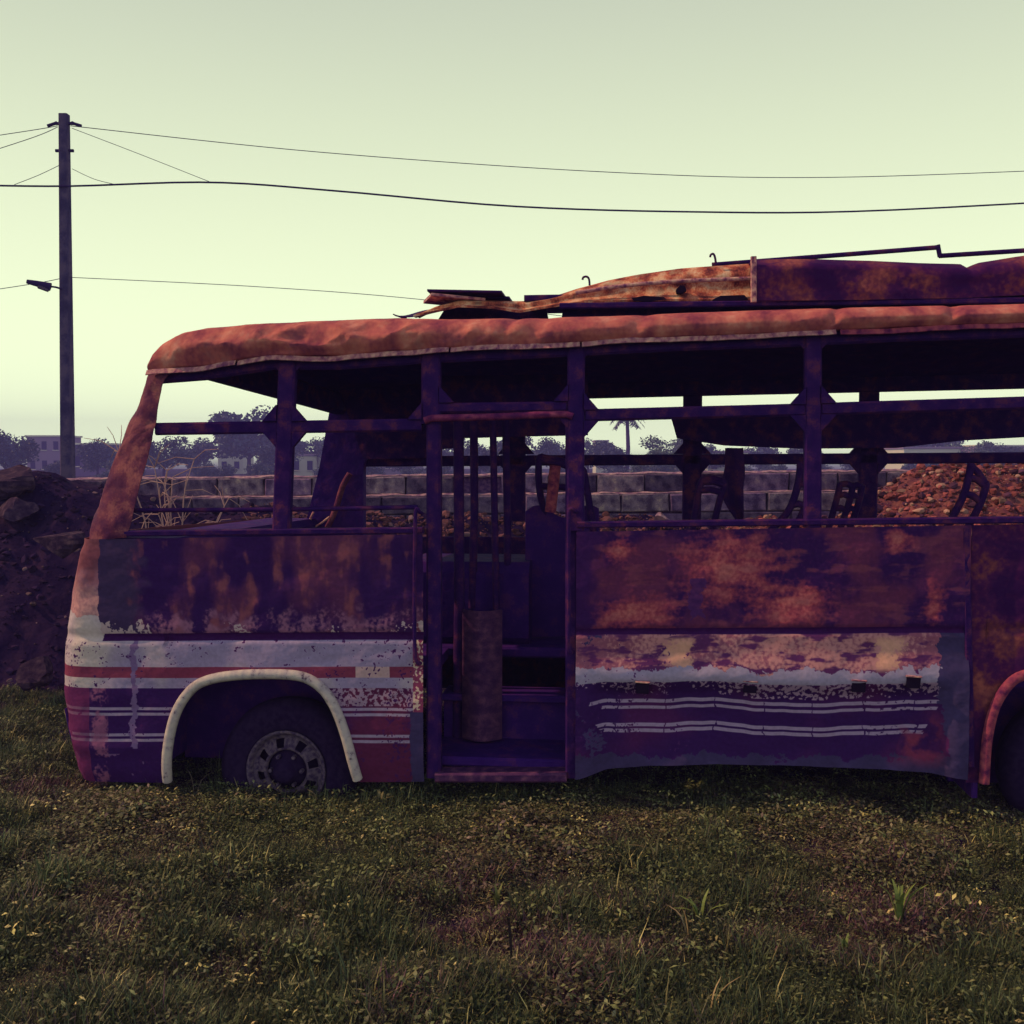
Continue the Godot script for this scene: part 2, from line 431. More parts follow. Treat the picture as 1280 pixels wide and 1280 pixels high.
# ---------------------------------------------------------------- the block wall
func make_wall():
	var w := thing("block_wall", "weathered grey concrete block wall with a stepped back top course", "wall", Vector3(0, 0, 0))
	var tones := []
	for c in [Color(0.8, 0.78, 0.82), Color(1.000, 1.000, 0.930), Color(0.93, 0.88, 0.95), Color(0.68, 0.66, 0.72)]:
		var cm: StandardMaterial3D = M.concrete.duplicate(); cm.albedo_color = c; tones.append(cm)
	var variants := []
	for v in 5:
		var st := begin(-1)
		var r := RandomNumberGenerator.new(); r.seed = 300 + v
		var c := []
		for x in [-0.245, 0.245]:
			for y in [-0.095, 0.095]:
				for z in [-0.1, 0.1]:
					c.append(Vector3(x + r.randf_range(-0.007, 0.007), y + r.randf_range(-0.006, 0.006), z + r.randf_range(-0.008, 0.008)))
		# 0 x-y-z-, 1 x-y-z+, 2 x-y+z-, 3 x-y+z+, 4 x+y-z-, 5 x+y-z+, 6 x+y+z-, 7 x+y+z+ ; front face split by a chamfer
		var f := []
		for k in [1, 5, 7, 3]: f.append(c[k] + Vector3(-sign(c[k].x) * 0.012, -sign(c[k].y) * 0.012, 0.012))
		quad(st, f[0], f[1], f[2], f[3])
		quad(st, c[1], c[5], f[1], f[0]); quad(st, c[5], c[7], f[2], f[1]); quad(st, c[7], c[3], f[3], f[2]); quad(st, c[3], c[1], f[0], f[3])
		quad(st, c[3], c[7], c[6], c[2]); quad(st, c[5], c[4], c[6], c[7]); quad(st, c[0], c[1], c[3], c[2]); quad(st, c[1], c[0], c[4], c[5]); quad(st, c[4], c[0], c[2], c[6])
		st.generate_normals(); variants.append(st.commit())
	# wall line runs slightly towards the camera on the right, and rises with the ground
	var base := func(x): return Vector3(x, 0.0105 * x - 0.08, -5.65 + 0.03 * x)
	var turn := -atan(0.03)
	var core := begin(-1)
	bar(core, base.call(-9.0) + Vector3(0, 0.72, -0.03), base.call(9.0) + Vector3(0, 0.72, -0.03), 0.17, 1.355, Vector3.UP, 0.02)
	obj("mortar_core", core, M.mortar, w)
	var core2 := begin(-1)
	bar(core2, base.call(-9.0) + Vector3(0, 1.505, -0.125), base.call(9.0) + Vector3(0, 1.505, -0.125), 0.15, 0.18, Vector3.UP, 0.02)
	obj("mortar_core", core2, M.mortar, w)
	for row in 4:
		for i in 35:
			var x := -8.7 + i * 0.505 + (0.25 if row % 2 else 0.0)
			var top := row == 3
			var y := 1.6 - 0.1 - (3 - row) * 0.202
			if top and rng.randf() < 0.04: continue
			var m := MeshInstance3D.new(); m.mesh = variants[rng.randi() % 5]
			m.material_override = tones[rng.randi() % 4]
			m.position = base.call(x) + Vector3(0, y + rng.randf_range(-0.004, 0.004), (-0.1 if top else 0.0) + rng.randf_range(-0.008, 0.008))
			m.rotation.y = turn + rng.randf_range(-0.015, 0.015) + (PI if rng.randf() < 0.0 else 0.0)
			m.rotation.z = 0.0105 + rng.randf_range(-0.008, 0.008)
			put("concrete_block", m, w)
	# lumpy mortar beds: on top of the wall and on the ledge in front of the top course
	for e in [[1.607, -0.1, 0.2, 71, "coping_mortar"], [1.402, 0.03, 0.13, 72, "ledge_mortar"]]:
		var st := begin(0)
		var n := noise(e[3], 1.6, 4)
		var f := func(u, v):
			var x: float = -8.9 + u * 17.8
			var p: Vector3 = base.call(x)
			return p + Vector3(0, e[0] + n.get_noise_2d(x * 2, v * 0.4) * 0.018 + sin(v * PI) * 0.012, e[1] + e[2] * (0.5 - v) + n.get_noise_2d(x * 3, v + 9) * 0.02)
		sheet(st, 360, 4, f, 0.02)
		obj(e[4], st, M.coping, w)

# ---------------------------------------------------------------- far village and trees
func leaf_cloud(st, centre: Vector3, rad: Vector3, count: int, size: float, r: RandomNumberGenerator, base: Color):
	st.set_smooth_group(-1)
	for i in count:
		var d := Vector3(r.randfn(), r.randfn(), r.randfn()).normalized() * pow(r.randf(), 0.4)
		var p := centre + d * rad
		var g := r.randf_range(0.6, 1.4)
		st.set_color(Color(base.r * g, base.g * g, base.b * g))
		var a := Vector3(r.randfn(), r.randfn(), r.randfn()).normalized()
		var b := a.cross(Vector3(r.randfn(), r.randfn(), r.randfn())).normalized()
		var s := size * r.randf_range(0.5, 1.3)
		tri(st, p - a * s, p + b * s * 0.6, p + a * s)
		tri(st, p - a * s, p + a * s, p - b * s * 0.6)

func tree_proto(sd: int, base: Color, spread: float) -> Array:
	# unit tree, 1 m high: [trunk mesh, crown mesh]
	var r := RandomNumberGenerator.new(); r.seed = sd
	var t := begin(0)
	tube(t, [Vector3(0, -0.02, 0), Vector3(0.01, 0.2, 0), Vector3(-0.01, 0.45, 0.01)], 0.035, 6, 0.018)
	var c := begin(-1)
	for k in 9:
		var a := TAU * k / 9.0 + r.randf()
		var tip := Vector3(cos(a) * spread * r.randf_range(0.35, 0.8), r.randf_range(0.28, 0.85), sin(a) * spread * r.randf_range(0.35, 0.8))
		tube(t, [Vector3(0, 0.2 + 0.02 * k, 0), tip * 0.6 + Vector3(0, 0.1, 0), tip], 0.014, 4, 0.004)
		for q in 3:
			leaf_cloud(c, tip + Vector3(r.randf_range(-0.12, 0.12), r.randf_range(-0.1, 0.1), r.randf_range(-0.12, 0.12)), Vector3(0.2, 0.15, 0.2) * r.randf_range(0.7, 1.2), 160, 0.03, r, base)
	leaf_cloud(c, Vector3(0, 0.58, 0), Vector3(spread * 0.75, 0.34, spread * 0.75), 1100, 0.035, r, base)
	t.generate_normals(); c.generate_normals()
	return [t.commit(), c.commit()]

func make_village():
	var protos := [tree_proto(81, Color(0.045, 0.05, 0.13), 0.5), tree_proto(82, Color(0.05, 0.06, 0.13), 0.62), tree_proto(83, Color(0.075, 0.095, 0.11), 0.75)]  # bluish, lightened leaf colours: part of the haze is painted into the crowns
	# base point, height, kind
	var spots := [[Vector3(-41.94, 0.44, -79.80), 4.6, 0], [Vector3(-38.42, 0.29, -89.80), 3.9, 0], [Vector3(-58.66, -0.03, -124.80), 4.2, 1], [Vector3(-30.11, 0.51, -74.80), 2.6, 1],
		[Vector3(-30.57, 0.36, -84.80), 4.0, 1], [Vector3(-32.38, 0.14, -99.80), 4.2, 0], [Vector3(-28.17, 0.06, -104.80), 6.6, 1], [Vector3(-21.88, 0.29, -89.80), 3.8, 0], [Vector3(-23.89, -0.09, -114.80), 4.6, 1],
		[Vector3(-16.79, 0.21, -94.80), 4.4, 0], [Vector3(-14.60, 0.06, -104.80), 3.6, 1], [Vector3(-9.49, 0.36, -84.80), 2.8, 0], [Vector3(-7.63, -0.01, -109.80), 4.4, 1], [Vector3(-2.81, 0.36, -84.80), 3.6, 0],
		[Vector3(0.78, 0.21, -94.80), 4.2, 1], [Vector3(4.08, 0.29, -89.80), 4.0, 0], [Vector3(7.42, 0.21, -94.80), 4.1, 1], [Vector3(8.57, 0.36, -84.80), 3.6, 0], [Vector3(10.25, 0.58, -69.80), 2.6, 2], [Vector3(14.98, 0.29, -89.80), 4.2, 2],
		[Vector3(19.52, 0.21, -94.80), 3.4, 1], [Vector3(26.62, 0.06, -104.80), 3.8, 0], [Vector3(28.89, 0.21, -94.80), 3.4, 1], [Vector3(32.27, 0.29, -89.80), 3.0, 0], [Vector3(46.85, -0.09, -114.80), 6.9, 1], [Vector3(44.90, 0.21, -94.80), 3.6, 2], [Vector3(43.71, 0.36, -84.80), 3.4, 1]]
	var words_ := ["dark dense crowned tree in the haze beyond the block wall", "loose broad crowned tree in the haze beyond the block wall", "low pale green spreading tree in the haze beyond the block wall"]
	for s in spots:
		var at: Vector3 = s[0]; at.y = GROUND
		var o := thing("hazy_tree", words_[s[2]], "tree", at, "hazy trees beyond the wall")
		o.rotation.y = rng.randf() * TAU
		o.scale = Vector3(1.15, 1.0, 1.15) * s[1] * (0.92 if s[1] < 6.0 else 1.1)
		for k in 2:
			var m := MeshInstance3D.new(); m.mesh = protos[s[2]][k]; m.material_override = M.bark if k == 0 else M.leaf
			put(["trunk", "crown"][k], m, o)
	# low shrubs that close the gaps under the crowns
	for i in 26:
		var at := Vector3(-38.0 + i * 3.05 + rng.randf_range(-1, 1), GROUND, -64.0 - rng.randf_range(0, 14))
		var o := thing("hazy_shrub", "low rounded shrub in the haze beneath the far trees", "shrub", at, "low shrubs beyond the wall")
		o.rotation.y = rng.randf() * TAU
		o.scale = Vector3(2.1, rng.randf_range(1.3, 2.1), 2.1)
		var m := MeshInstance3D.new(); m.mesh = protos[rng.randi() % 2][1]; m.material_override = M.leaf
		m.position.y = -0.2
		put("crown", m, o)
	# palm
	var pb: Vector3 = Vector3(10.27, 0.33, -86.80); pb.y = GROUND
	var palm := thing("palm_tree", "palm tree with drooping fronds rising above the hazy trees", "palm tree", pb)
	var st := begin(0)
	tube(st, [Vector3.ZERO, Vector3(0.15, 2.7, 0), Vector3(0.05, 5.2, 0)], 0.22, 8, 0.15)
	obj("trunk", st, M.bark, palm)
	for k in 17:
		var a := TAU * k / 17.0 + rng.randf_range(-0.15, 0.15)
		var up := rng.randf_range(0.0, 1.3)
		var f := begin(-1)
		var dir := Vector3(cos(a), 0, sin(a))
		var mid := Vector3(0.05, 5.2, 0) + dir * 0.8 + Vector3(0, up * 0.7, 0)
		var end := Vector3(0.05, 5.2, 0) + dir * 1.55 + Vector3(0, up * 0.7 - 0.75, 0)
		var line := curve([Vector3(0.05, 5.2, 0), mid, end], 8)
		f.set_color(Color(0.034, 0.022, 0.094))
		for i in 8:
			var q: Vector3 = line[i]; var p: Vector3 = line[i + 1]
			var side := dir.cross(Vector3.UP)
			for s in [-1, 1]:
				tri(f, q, p, p + side * s * 0.34 - Vector3(0, 0.2, 0) + dir * 0.1)
		f.generate_normals()
		obj("frond", f, M.leaf, palm)
	# houses: left, right, top and bottom as seen, distance, wall colour, label
	var pale := plain(Color(0.620, 0.580, 0.578)); var grey := plain(Color(0.258, 0.177, 0.349)); var dim := plain(Color(0.140, 0.084, 0.261)); var dark := plain(Color(0.020, 0.009, 0.094))
	var H := [[Vector3(-52.04, 4.00, -104.80), Vector3(-48.27, 0.06, -104.80), grey, 3, 2, "grey two storey flat roofed house beside the utility pole"],
		[Vector3(-45.19, 3.08, -99.80), Vector3(-41.16, 0.14, -99.80), dim, 3, 1, "low grey house with a pale parapet right of the utility pole"],
		[Vector3(-34.42, 3.65, -114.80), Vector3(-31.48, -0.09, -114.80), pale, 2, 2, "small white cube house seen through the front window opening"],
		[Vector3(-21.69, 1.93, -94.80), Vector3(-19.05, 0.21, -94.80), pale, 2, 1, "low white hut seen past the slanted windscreen pillar"],
		[Vector3(-15.27, 2.29, -104.80), Vector3(-9.96, 0.06, -104.80), grey, 4, 1, "long grey house seen through the window ahead of the door"],
		[Vector3(10.23, 3.74, -119.80), Vector3(11.71, -0.16, -119.80), pale, 1, 2, "narrow white house among trees beside the palm"],
		[Vector3(19.11, 2.24, -94.80), Vector3(23.03, 0.21, -94.80), pale, 3, 1, "low white house behind the wall above the paired seat frames"],
		[Vector3(38.21, 2.63, -94.80), Vector3(43.72, 0.21, -94.80), pale, 4, 1, "long white house behind the wall above the spoil heap"],
		[Vector3(54.45, 3.09, -114.80), Vector3(60.90, -0.09, -114.80), grey, 3, 1, "grey house behind the wall above the spoil heap"]]
	for e in H:
		var a: Vector3 = e[0]; var b: Vector3 = e[1]
		var wd := b.x - a.x; var ht := a.y - GROUND
		var o := thing("village_house", e[5], "house", Vector3((a.x + b.x) / 2, GROUND, a.z))
		var w := begin(-1)
		bar(w, Vector3(0, 0, -2.5), Vector3(0, ht, -2.5), wd, 5.0, Vector3.BACK, 0.005)
		obj("wall", w, e[2], o)
		var rf := begin(-1)
		bar(rf, Vector3(-wd / 2 - 0.12, ht + 0.09, -2.5), Vector3(wd / 2 + 0.12, ht + 0.09, -2.5), 5.3, 0.18, Vector3.UP, 0.1)
		obj("roof", rf, pale if e[2] != pale else grey, o)
		for s in e[4]:
			for i in e[3]:
				var x: float = -wd / 2 + wd * (i + 0.5) / e[3]
				var y: float = ht * (s + 0.55) / e[4]
				var wn := begin(-1)
				bar(wn, Vector3(x, y - ht / e[4] * 0.22, 0.0), Vector3(x, y + ht / e[4] * 0.22, 0.0), wd / e[3] * 0.4, 0.12, Vector3.BACK, 0.1)
				var wo := obj("window", wn, dark, o)
				var sl := begin(-1)
				bar(sl, Vector3(x - wd / e[3] * 0.25, y - ht / e[4] * 0.25, 0.06), Vector3(x + wd / e[3] * 0.25, y - ht / e[4] * 0.25, 0.06), 0.2, 0.08)
				obj("sill", sl, pale, wo)

# ---------------------------------------------------------------- the bus: paint
func ss(a: float, b: float, x: float) -> float:
	var t := clampf((x - a) / (b - a), 0, 1)
	return t * t * (3 - 2 * t)

var n_big: FastNoiseLite
var n_mid: FastNoiseLite
var n_fine: FastNoiseLite
var n_run: FastNoiseLite

func stripes(t: float, c: Color, white: Color, rows: Array) -> Color:
	for r in rows:
		if t > r[0] and t < r[1]: return white
	return c

func front_paint(x: float, t: float) -> Color:
	var b := n_big.get_noise_2d(x, t)
	var m := n_mid.get_noise_2d(x, t)
	var f := n_fine.get_noise_2d(x, t)
	var white := Color(0.29, 0.225, 0.47).lerp(Color(0.52, 0.42, 0.54), ss(-2.05, -2.3, x) * 0.7 + ss(0.1, 0.5, b) * 0.5)  # sunlit nose painted in: white brightens towards the front, plus random patches
	var maroon := Color(0.036, 0.008, 0.105).lerp(Color(0.10, 0.016, 0.075), ss(-1.3, -0.9, x))
	var c: Color
	if t > 0.817 and x > -2.215 + m * 0.02:
		var run := n_run.get_noise_2d(x * 2.6, t * 0.7)
		c = Color(0.034, 0.008, 0.105).lerp(Color(0.105, 0.026, 0.11), ss(-0.25, 0.45, b + run * 0.5))
		c = c.lerp(Color(0.27, 0.075, 0.12), ss(0.12, 0.6, run * 0.8 + m * 0.5 + b * 0.3) * 0.75)
		c = c.lerp(Color(0.325, 0.131, 0.279), ss(0.94, 0.84, t + m * 0.16) * ss(-0.35, 0.3, run + f * 0.5) * 0.75)
		c = c.lerp(Color(0.05, 0.028, 0.11), ss(-1.93, -2.06, x + m * 0.10))
		if t < 0.855 + m * 0.08 and b + f * 0.4 > 0.22: c = Color(0.447, 0.324, 0.437)
	elif t > 0.817:
		c = Color(0.302, 0.135, 0.252).lerp(Color(0.500, 0.251, 0.314), ss(-0.3, 0.4, b + f * 0.3))
		c = c.lerp(Color(0.17, 0.045, 0.09), ss(1.0, 1.22, t + m * 0.12 + f * 0.05) * 0.9)
		if t < 0.915 + m * 0.04: c = white
	elif t > 0.775 and x > -2.2 + m * 0.03:
		c = Color(0.038, 0.005, 0.085)
	elif t > 0.637: c = white
	elif t > 0.578:
		c = Color(0.20, 0.036, 0.10)
		if x > -0.82 and x < -0.64: c = Color(0.500, 0.324, 0.428)
	elif t > 0.523: c = white
	else:
		c = maroon.lerp(Color(0.042, 0.011, 0.125), ss(-0.1, 0.5, b + m * 0.5) * 0.6)
		if t > 0.43 and x > -0.98 and f + m * 0.5 > -0.12: c = Color(0.302, 0.197, 0.367)
		var lw := Color(0.31, 0.23, 0.45)
		if f > -0.42 or x < -0.66: c = stripes(t, c, lw, [[0.405, 0.422], [0.375, 0.392], [0.265, 0.282], [0.236, 0.253]])
		if x < -1.75 and t < 0.17 and t > 0.04 and b * 0.5 + m > 0.22: c = Color(0.158, 0.076, 0.244)
	# blistered and chipped places
	if t < 0.775:
		if absf(x + 2.03 + 0.03 * m) < 0.018 + 0.014 * f and t > 0.2: c = Color(0.177, 0.106, 0.314)
		var bad := ss(-0.75, -0.55, x) * 0.30 + ss(0.70, 0.77, t) * 0.14 + (0.12 if x < -2.15 else 0.0)
		if f + m * 0.6 > 0.62 - bad: c = Color(0.053, 0.011, 0.103)
		if x > -0.515 and t > 0.4:
			c = Color(0.216, 0.039, 0.129) if f + m < 0.12 else Color(0.550, 0.406, 0.420)
		elif x > -0.53 + m * 0.015 and t <= 0.4: c = Color(0.05, 0.034, 0.135)
		if x < -2.17 and x > -2.28 and t < 0.523: c = c.lerp(Color(0.280, 0.091, 0.226), ss(-0.2, 0.3, m + f * 0.5) * 0.8 * ss(-2.16, -2.19, x + 0.03 * f) * ss(-2.29, -2.25, x + 0.03 * m))
		elif x < -2.26 and t < 0.523: c = c.lerp(Color(0.158, 0.024, 0.116), 0.7)
	return c * (1.0 + 0.16 * f)

func rear_paint(x: float, t: float) -> Color:
	var b := n_big.get_noise_2d(x + 7.0, t)
	var m := n_mid.get_noise_2d(x + 7.0, t)
	var f := n_fine.get_noise_2d(x + 7.0, t)
	var grey := Color(0.05, 0.034, 0.135)
	var c: Color
	if t > 0.826:
		var run := n_run.get_noise_2d(x * 2.2 + 9, t * 1.1)
		var lay := n_run.get_noise_2d(x * 1.2 + 4, t * 5.0)
		c = Color(0.038, 0.008, 0.105).lerp(Color(0.125, 0.025, 0.10), ss(-0.2, 0.4, b + run * 0.5))
		# two burnt-through places where the primer has gone to bright rust, and one lesser
		var hot := 0.0
		for e in [[0.62, 0.90, 0.30, 0.13], [1.08, 1.13, 0.32, 0.24], [1.38, 0.95, 0.28, 0.16], [2.08, 0.96, 0.08, 0.13], [1.9, 1.25, 0.10, 0.08], [0.55, 1.22, 0.10, 0.08]]:
			var d := Vector2((x - e[0]) / e[2], (t - e[1]) / e[3]).length()
			hot = max(hot, 1.0 - d + m * 0.45 + lay * 0.4)
		c = c.lerp(Color(0.33, 0.055, 0.11), ss(0.0, 0.75, hot + f * 0.22))
		c = c.lerp(Color(0.50, 0.145, 0.18), ss(0.45, 1.25, hot + f * 0.35))
		c = c.lerp(Color(0.25, 0.06, 0.12), ss(0.1, 0.5, lay + m * 0.5) * 0.45)
		# a bell-shaped soot mark
		var dx := absf(x - 0.93 + m * 0.03)
		if t < 1.08 and dx < 0.03 + 0.34 * pow(max(0.0, 0.99 - t), 1.7) + 0.02 * f and dx > 0.05 * ss(0.9, 0.85, t): c = c.lerp(Color(0.072, 0.020, 0.156), 0.85)
		c = c.lerp(Color(0.042, 0.009, 0.112), ss(0.48, 0.38, x + m * 0.06) * 0.9)
	elif t > 0.794: c = Color(0.042, 0.006, 0.094)
	else:
		var maroon := Color(0.036, 0.008, 0.105).lerp(Color(0.07, 0.012, 0.105), ss(-0.2, 0.4, b))
		c = maroon
		if t > 0.552:
			c = Color(0.33, 0.27, 0.50)
			var peel := t - 0.622 + m * 0.04 + f * 0.022 + b * 0.015
			if peel > 0:
				var lay2 := n_run.get_noise_2d(x * 1.6 + 14, t * 7.0)
				c = Color(0.27, 0.085, 0.18).lerp(Color(0.46, 0.205, 0.27), ss(-0.3, 0.5, f + b))
				c = c.lerp(Color(0.105, 0.024, 0.138), ss(0.05, 0.4, lay2 + m * 0.6 + ss(0.03, 0.0, peel) * 0.35))
				for e in [0.86, 1.87]:
					c = c.lerp(Color(0.62, 0.32, 0.30), ss(0.07, 0.03, absf(x - e + 0.05 * m) - 0.02 * b + 0.05 * f) * ss(0.60, 0.64, t) * ss(0.79, 0.75, t))
		elif t > 0.47:
			var lump := ss(0.4, 0.9, x) * ss(0.9, 0.5, x) + ss(1.0, 1.2, x)
			if f + m * 0.7 > 0.28 - 0.45 * lump + (0.552 - t) * 5.0: c = Color(0.325, 0.207, 0.402)
		var gap := fmod(x + 0.03 * m + 10.0, 0.245) < 0.006
		if not gap and x > 0.44 + m * 0.1 and x < 2.1 - (0.4 - t) * 0.5 and (f > -0.35 or absf(x - 1.2) < 0.55):
			c = stripes(t, c, Color(0.31, 0.22, 0.45), [[0.438, 0.455], [0.406, 0.422], [0.317, 0.333], [0.288, 0.304]])
		if t + m * 0.05 + f * 0.02 < 0.175: c = grey * (1.0 + m * 0.3)
		if x + m * 0.06 + f * 0.02 - (0.45 - t) * 0.12 > 2.13: c = grey * (1.0 + m * 0.3)
		if x < 0.5 and b * 0.6 + m + f * 0.3 > 0.25: c = grey * (1.0 + m * 0.3)
		if x < 0.9 and f + m * 0.8 > 0.66: c = Color(0.064, 0.015, 0.120)
		c = c.lerp(Color(0.216, 0.034, 0.103), ss(0.42, 0.3, t + m * 0.1) * ss(1.85, 2.05, x + m * 0.08) * ss(2.16, 2.08, x + m * 0.05) * ss(-0.2, 0.4, m + b) * ss(0.1, 0.2, t))
	return c * (1.0 + 0.16 * f)

func panel_material(px_per_m: float, x0: float, x1: float, t0: float, t1: float, paint: Callable) -> StandardMaterial3D:
	var w := int((x1 - x0) * px_per_m); var h := int((t1 - t0) * px_per_m)
	var out := PackedByteArray(); out.resize(w * h * 3)
	var k := 0
	for j in h:
		var t := t1 - (j + 0.5) / px_per_m
		for i in w:
			var c: Color = paint.call(x0 + (i + 0.5) / px_per_m, t).linear_to_srgb()
			out[k] = int(clampf(c.r, 0, 1) * 255); out[k + 1] = int(clampf(c.g, 0, 1) * 255); out[k + 2] = int(clampf(c.b, 0, 1) * 255)
			k += 3
	var im := Image.create_from_data(w, h, false, Image.FORMAT_RGB8, out)
	im.generate_mipmaps()
	var m := StandardMaterial3D.new()
	m.albedo_texture = ImageTexture.create_from_image(im); m.roughness = 0.7; m.metallic_specular = 0.15
	m.texture_repeat = false
	return m

# ---------------------------------------------------------------- the bus: sheet metal
func side_z(y: float) -> float:
	return -0.09 * max(0.0, y - 1.33)

func panel(called: String, cols: Array, low: Callable, high: Callable, dent: Callable, box: Rect2, mat: Material, parent: Node, rows := 84):
	var st := begin(0)
	var nu := cols.size() - 1
	var f := func(u, v):
		var x: float = cols[roundi(u * nu)]
		var y: float = lerpf(low.call(x), high.call(x), v)
		var d: Vector2 = dent.call(x, y - TILT * x)
		return Vector3(x, y + d.y, d.x)
	var uvf := func(u, v, p):
		var x: float = cols[roundi(u * nu)]
		var t: float = lerpf(low.call(x), high.call(x), v) - TILT * x
		return Vector2((x - box.position.x) / box.size.x, 1.0 - (t - box.position.y) / box.size.y)
	sheet(st, nu, rows, f, 0.004, uvf)
	return obj(called, st, mat, parent)

func spaced(a: float, b: float, n: int, extra: Array) -> Array:
	var o := []
	for i in n + 1: o.append(lerpf(a, b, float(i) / n))
	for e in extra:
		if e > a and e < b: o.append(e)
	o.sort()
	var q := [o[0]]
	for e in o:
		if e - q[-1] > 0.002: q.append(e)
	return q

func lathe(st, profile: Array, seg: int, centre: Vector3, squash := 0.0):
	# profile: [radius, z], turned about the z axis; squash flattens the foot
	st.set_smooth_group(0)
	var P := func(k, j):
		var a: float = TAU * (j % seg) / seg
		var p := Vector3(cos(a) * profile[k].x, sin(a) * profile[k].x, profile[k].y)
		if squash > 0 and p.y < -squash: p = Vector3(p.x * 1.04, -squash - (-squash - p.y) * 0.15, p.z * 1.1)
		return centre + p
	for k in profile.size() - 1:
		for j in seg:
			quad(st, P.call(k, j), P.call(k, j + 1), P.call(k + 1, j + 1), P.call(k + 1, j))

func make_wheel(c: Vector3, bus: Node3D):
	var w := Node3D.new(); w.position = c
	put("wheel", w, bus)
	var st := begin(0)
	lathe(st, [Vector2(0.2, -0.2), Vector2(0.34, -0.2), Vector2(0.375, -0.16), Vector2(0.385, -0.1), Vector2(0.375, -0.04), Vector2(0.345, -0.005), Vector2(0.29, 0.008), Vector2(0.235, -0.004), Vector2(0.215, -0.012), Vector2(0.21, -0.05)], 56, Vector3.ZERO, 0.30)
	obj("tyre", st, M.tyre, w)
	st = begin(0)
	lathe(st, [Vector2(0.2, -0.16), Vector2(0.208, -0.02), Vector2(0.222, -0.002), Vector2(0.218, 0.004), Vector2(0.204, -0.002), Vector2(0.19, -0.03)], 48, Vector3.ZERO)
	# dished disc with hand holes cut through
	var rr := [0.19, 0.172, 0.158, 0.142, 0.126, 0.114, 0.108]
	var zz := [-0.03, -0.04, -0.03, -0.02, -0.012, -0.012, -0.03]
	for k in rr.size() - 1:
		for j in 64:
			if k in [1, 2, 3] and (j % 8) < 3: continue
			var a := TAU * j / 64.0 + 0.1; var b := TAU * (j + 1) / 64.0 + 0.1
			quad(st, Vector3(cos(a) * rr[k + 1], sin(a) * rr[k + 1], zz[k + 1]), Vector3(cos(a) * rr[k], sin(a) * rr[k], zz[k]), Vector3(cos(b) * rr[k], sin(b) * rr[k], zz[k]), Vector3(cos(b) * rr[k + 1], sin(b) * rr[k + 1], zz[k + 1]))
	obj("rim", st, M.rim, w)
	st = begin(0)
	lathe(st, [Vector2(0.19, -0.14), Vector2(0.19, -0.1), Vector2(0.106, -0.09), Vector2(0.1, -0.03), Vector2(0.07, -0.022), Vector2(0.062, 0.03), Vector2(0.045, 0.042), Vector2(0.001, 0.045)], 32, Vector3.ZERO)
	obj("hub", st, M.tyre, w)
	for k in 6:
		var a := TAU * k / 6.0
		var n := begin(0)
		tube(n, [Vector3(cos(a) * 0.086, sin(a) * 0.086, -0.03), Vector3(cos(a) * 0.086, sin(a) * 0.086, 0.004)], 0.011, 6)
		obj("wheel_nut", n, M.rim, w)

func gusset(parent: Node, x: float, y: float, z: float, s: Vector2, mat: Material):
	var st := begin(-1)
	plate(st, [Vector2(x, y), Vector2(x + s.x, y), Vector2(x, y + s.y)], z + 0.006, z - 0.03)
	obj("gusset", st, mat, parent)

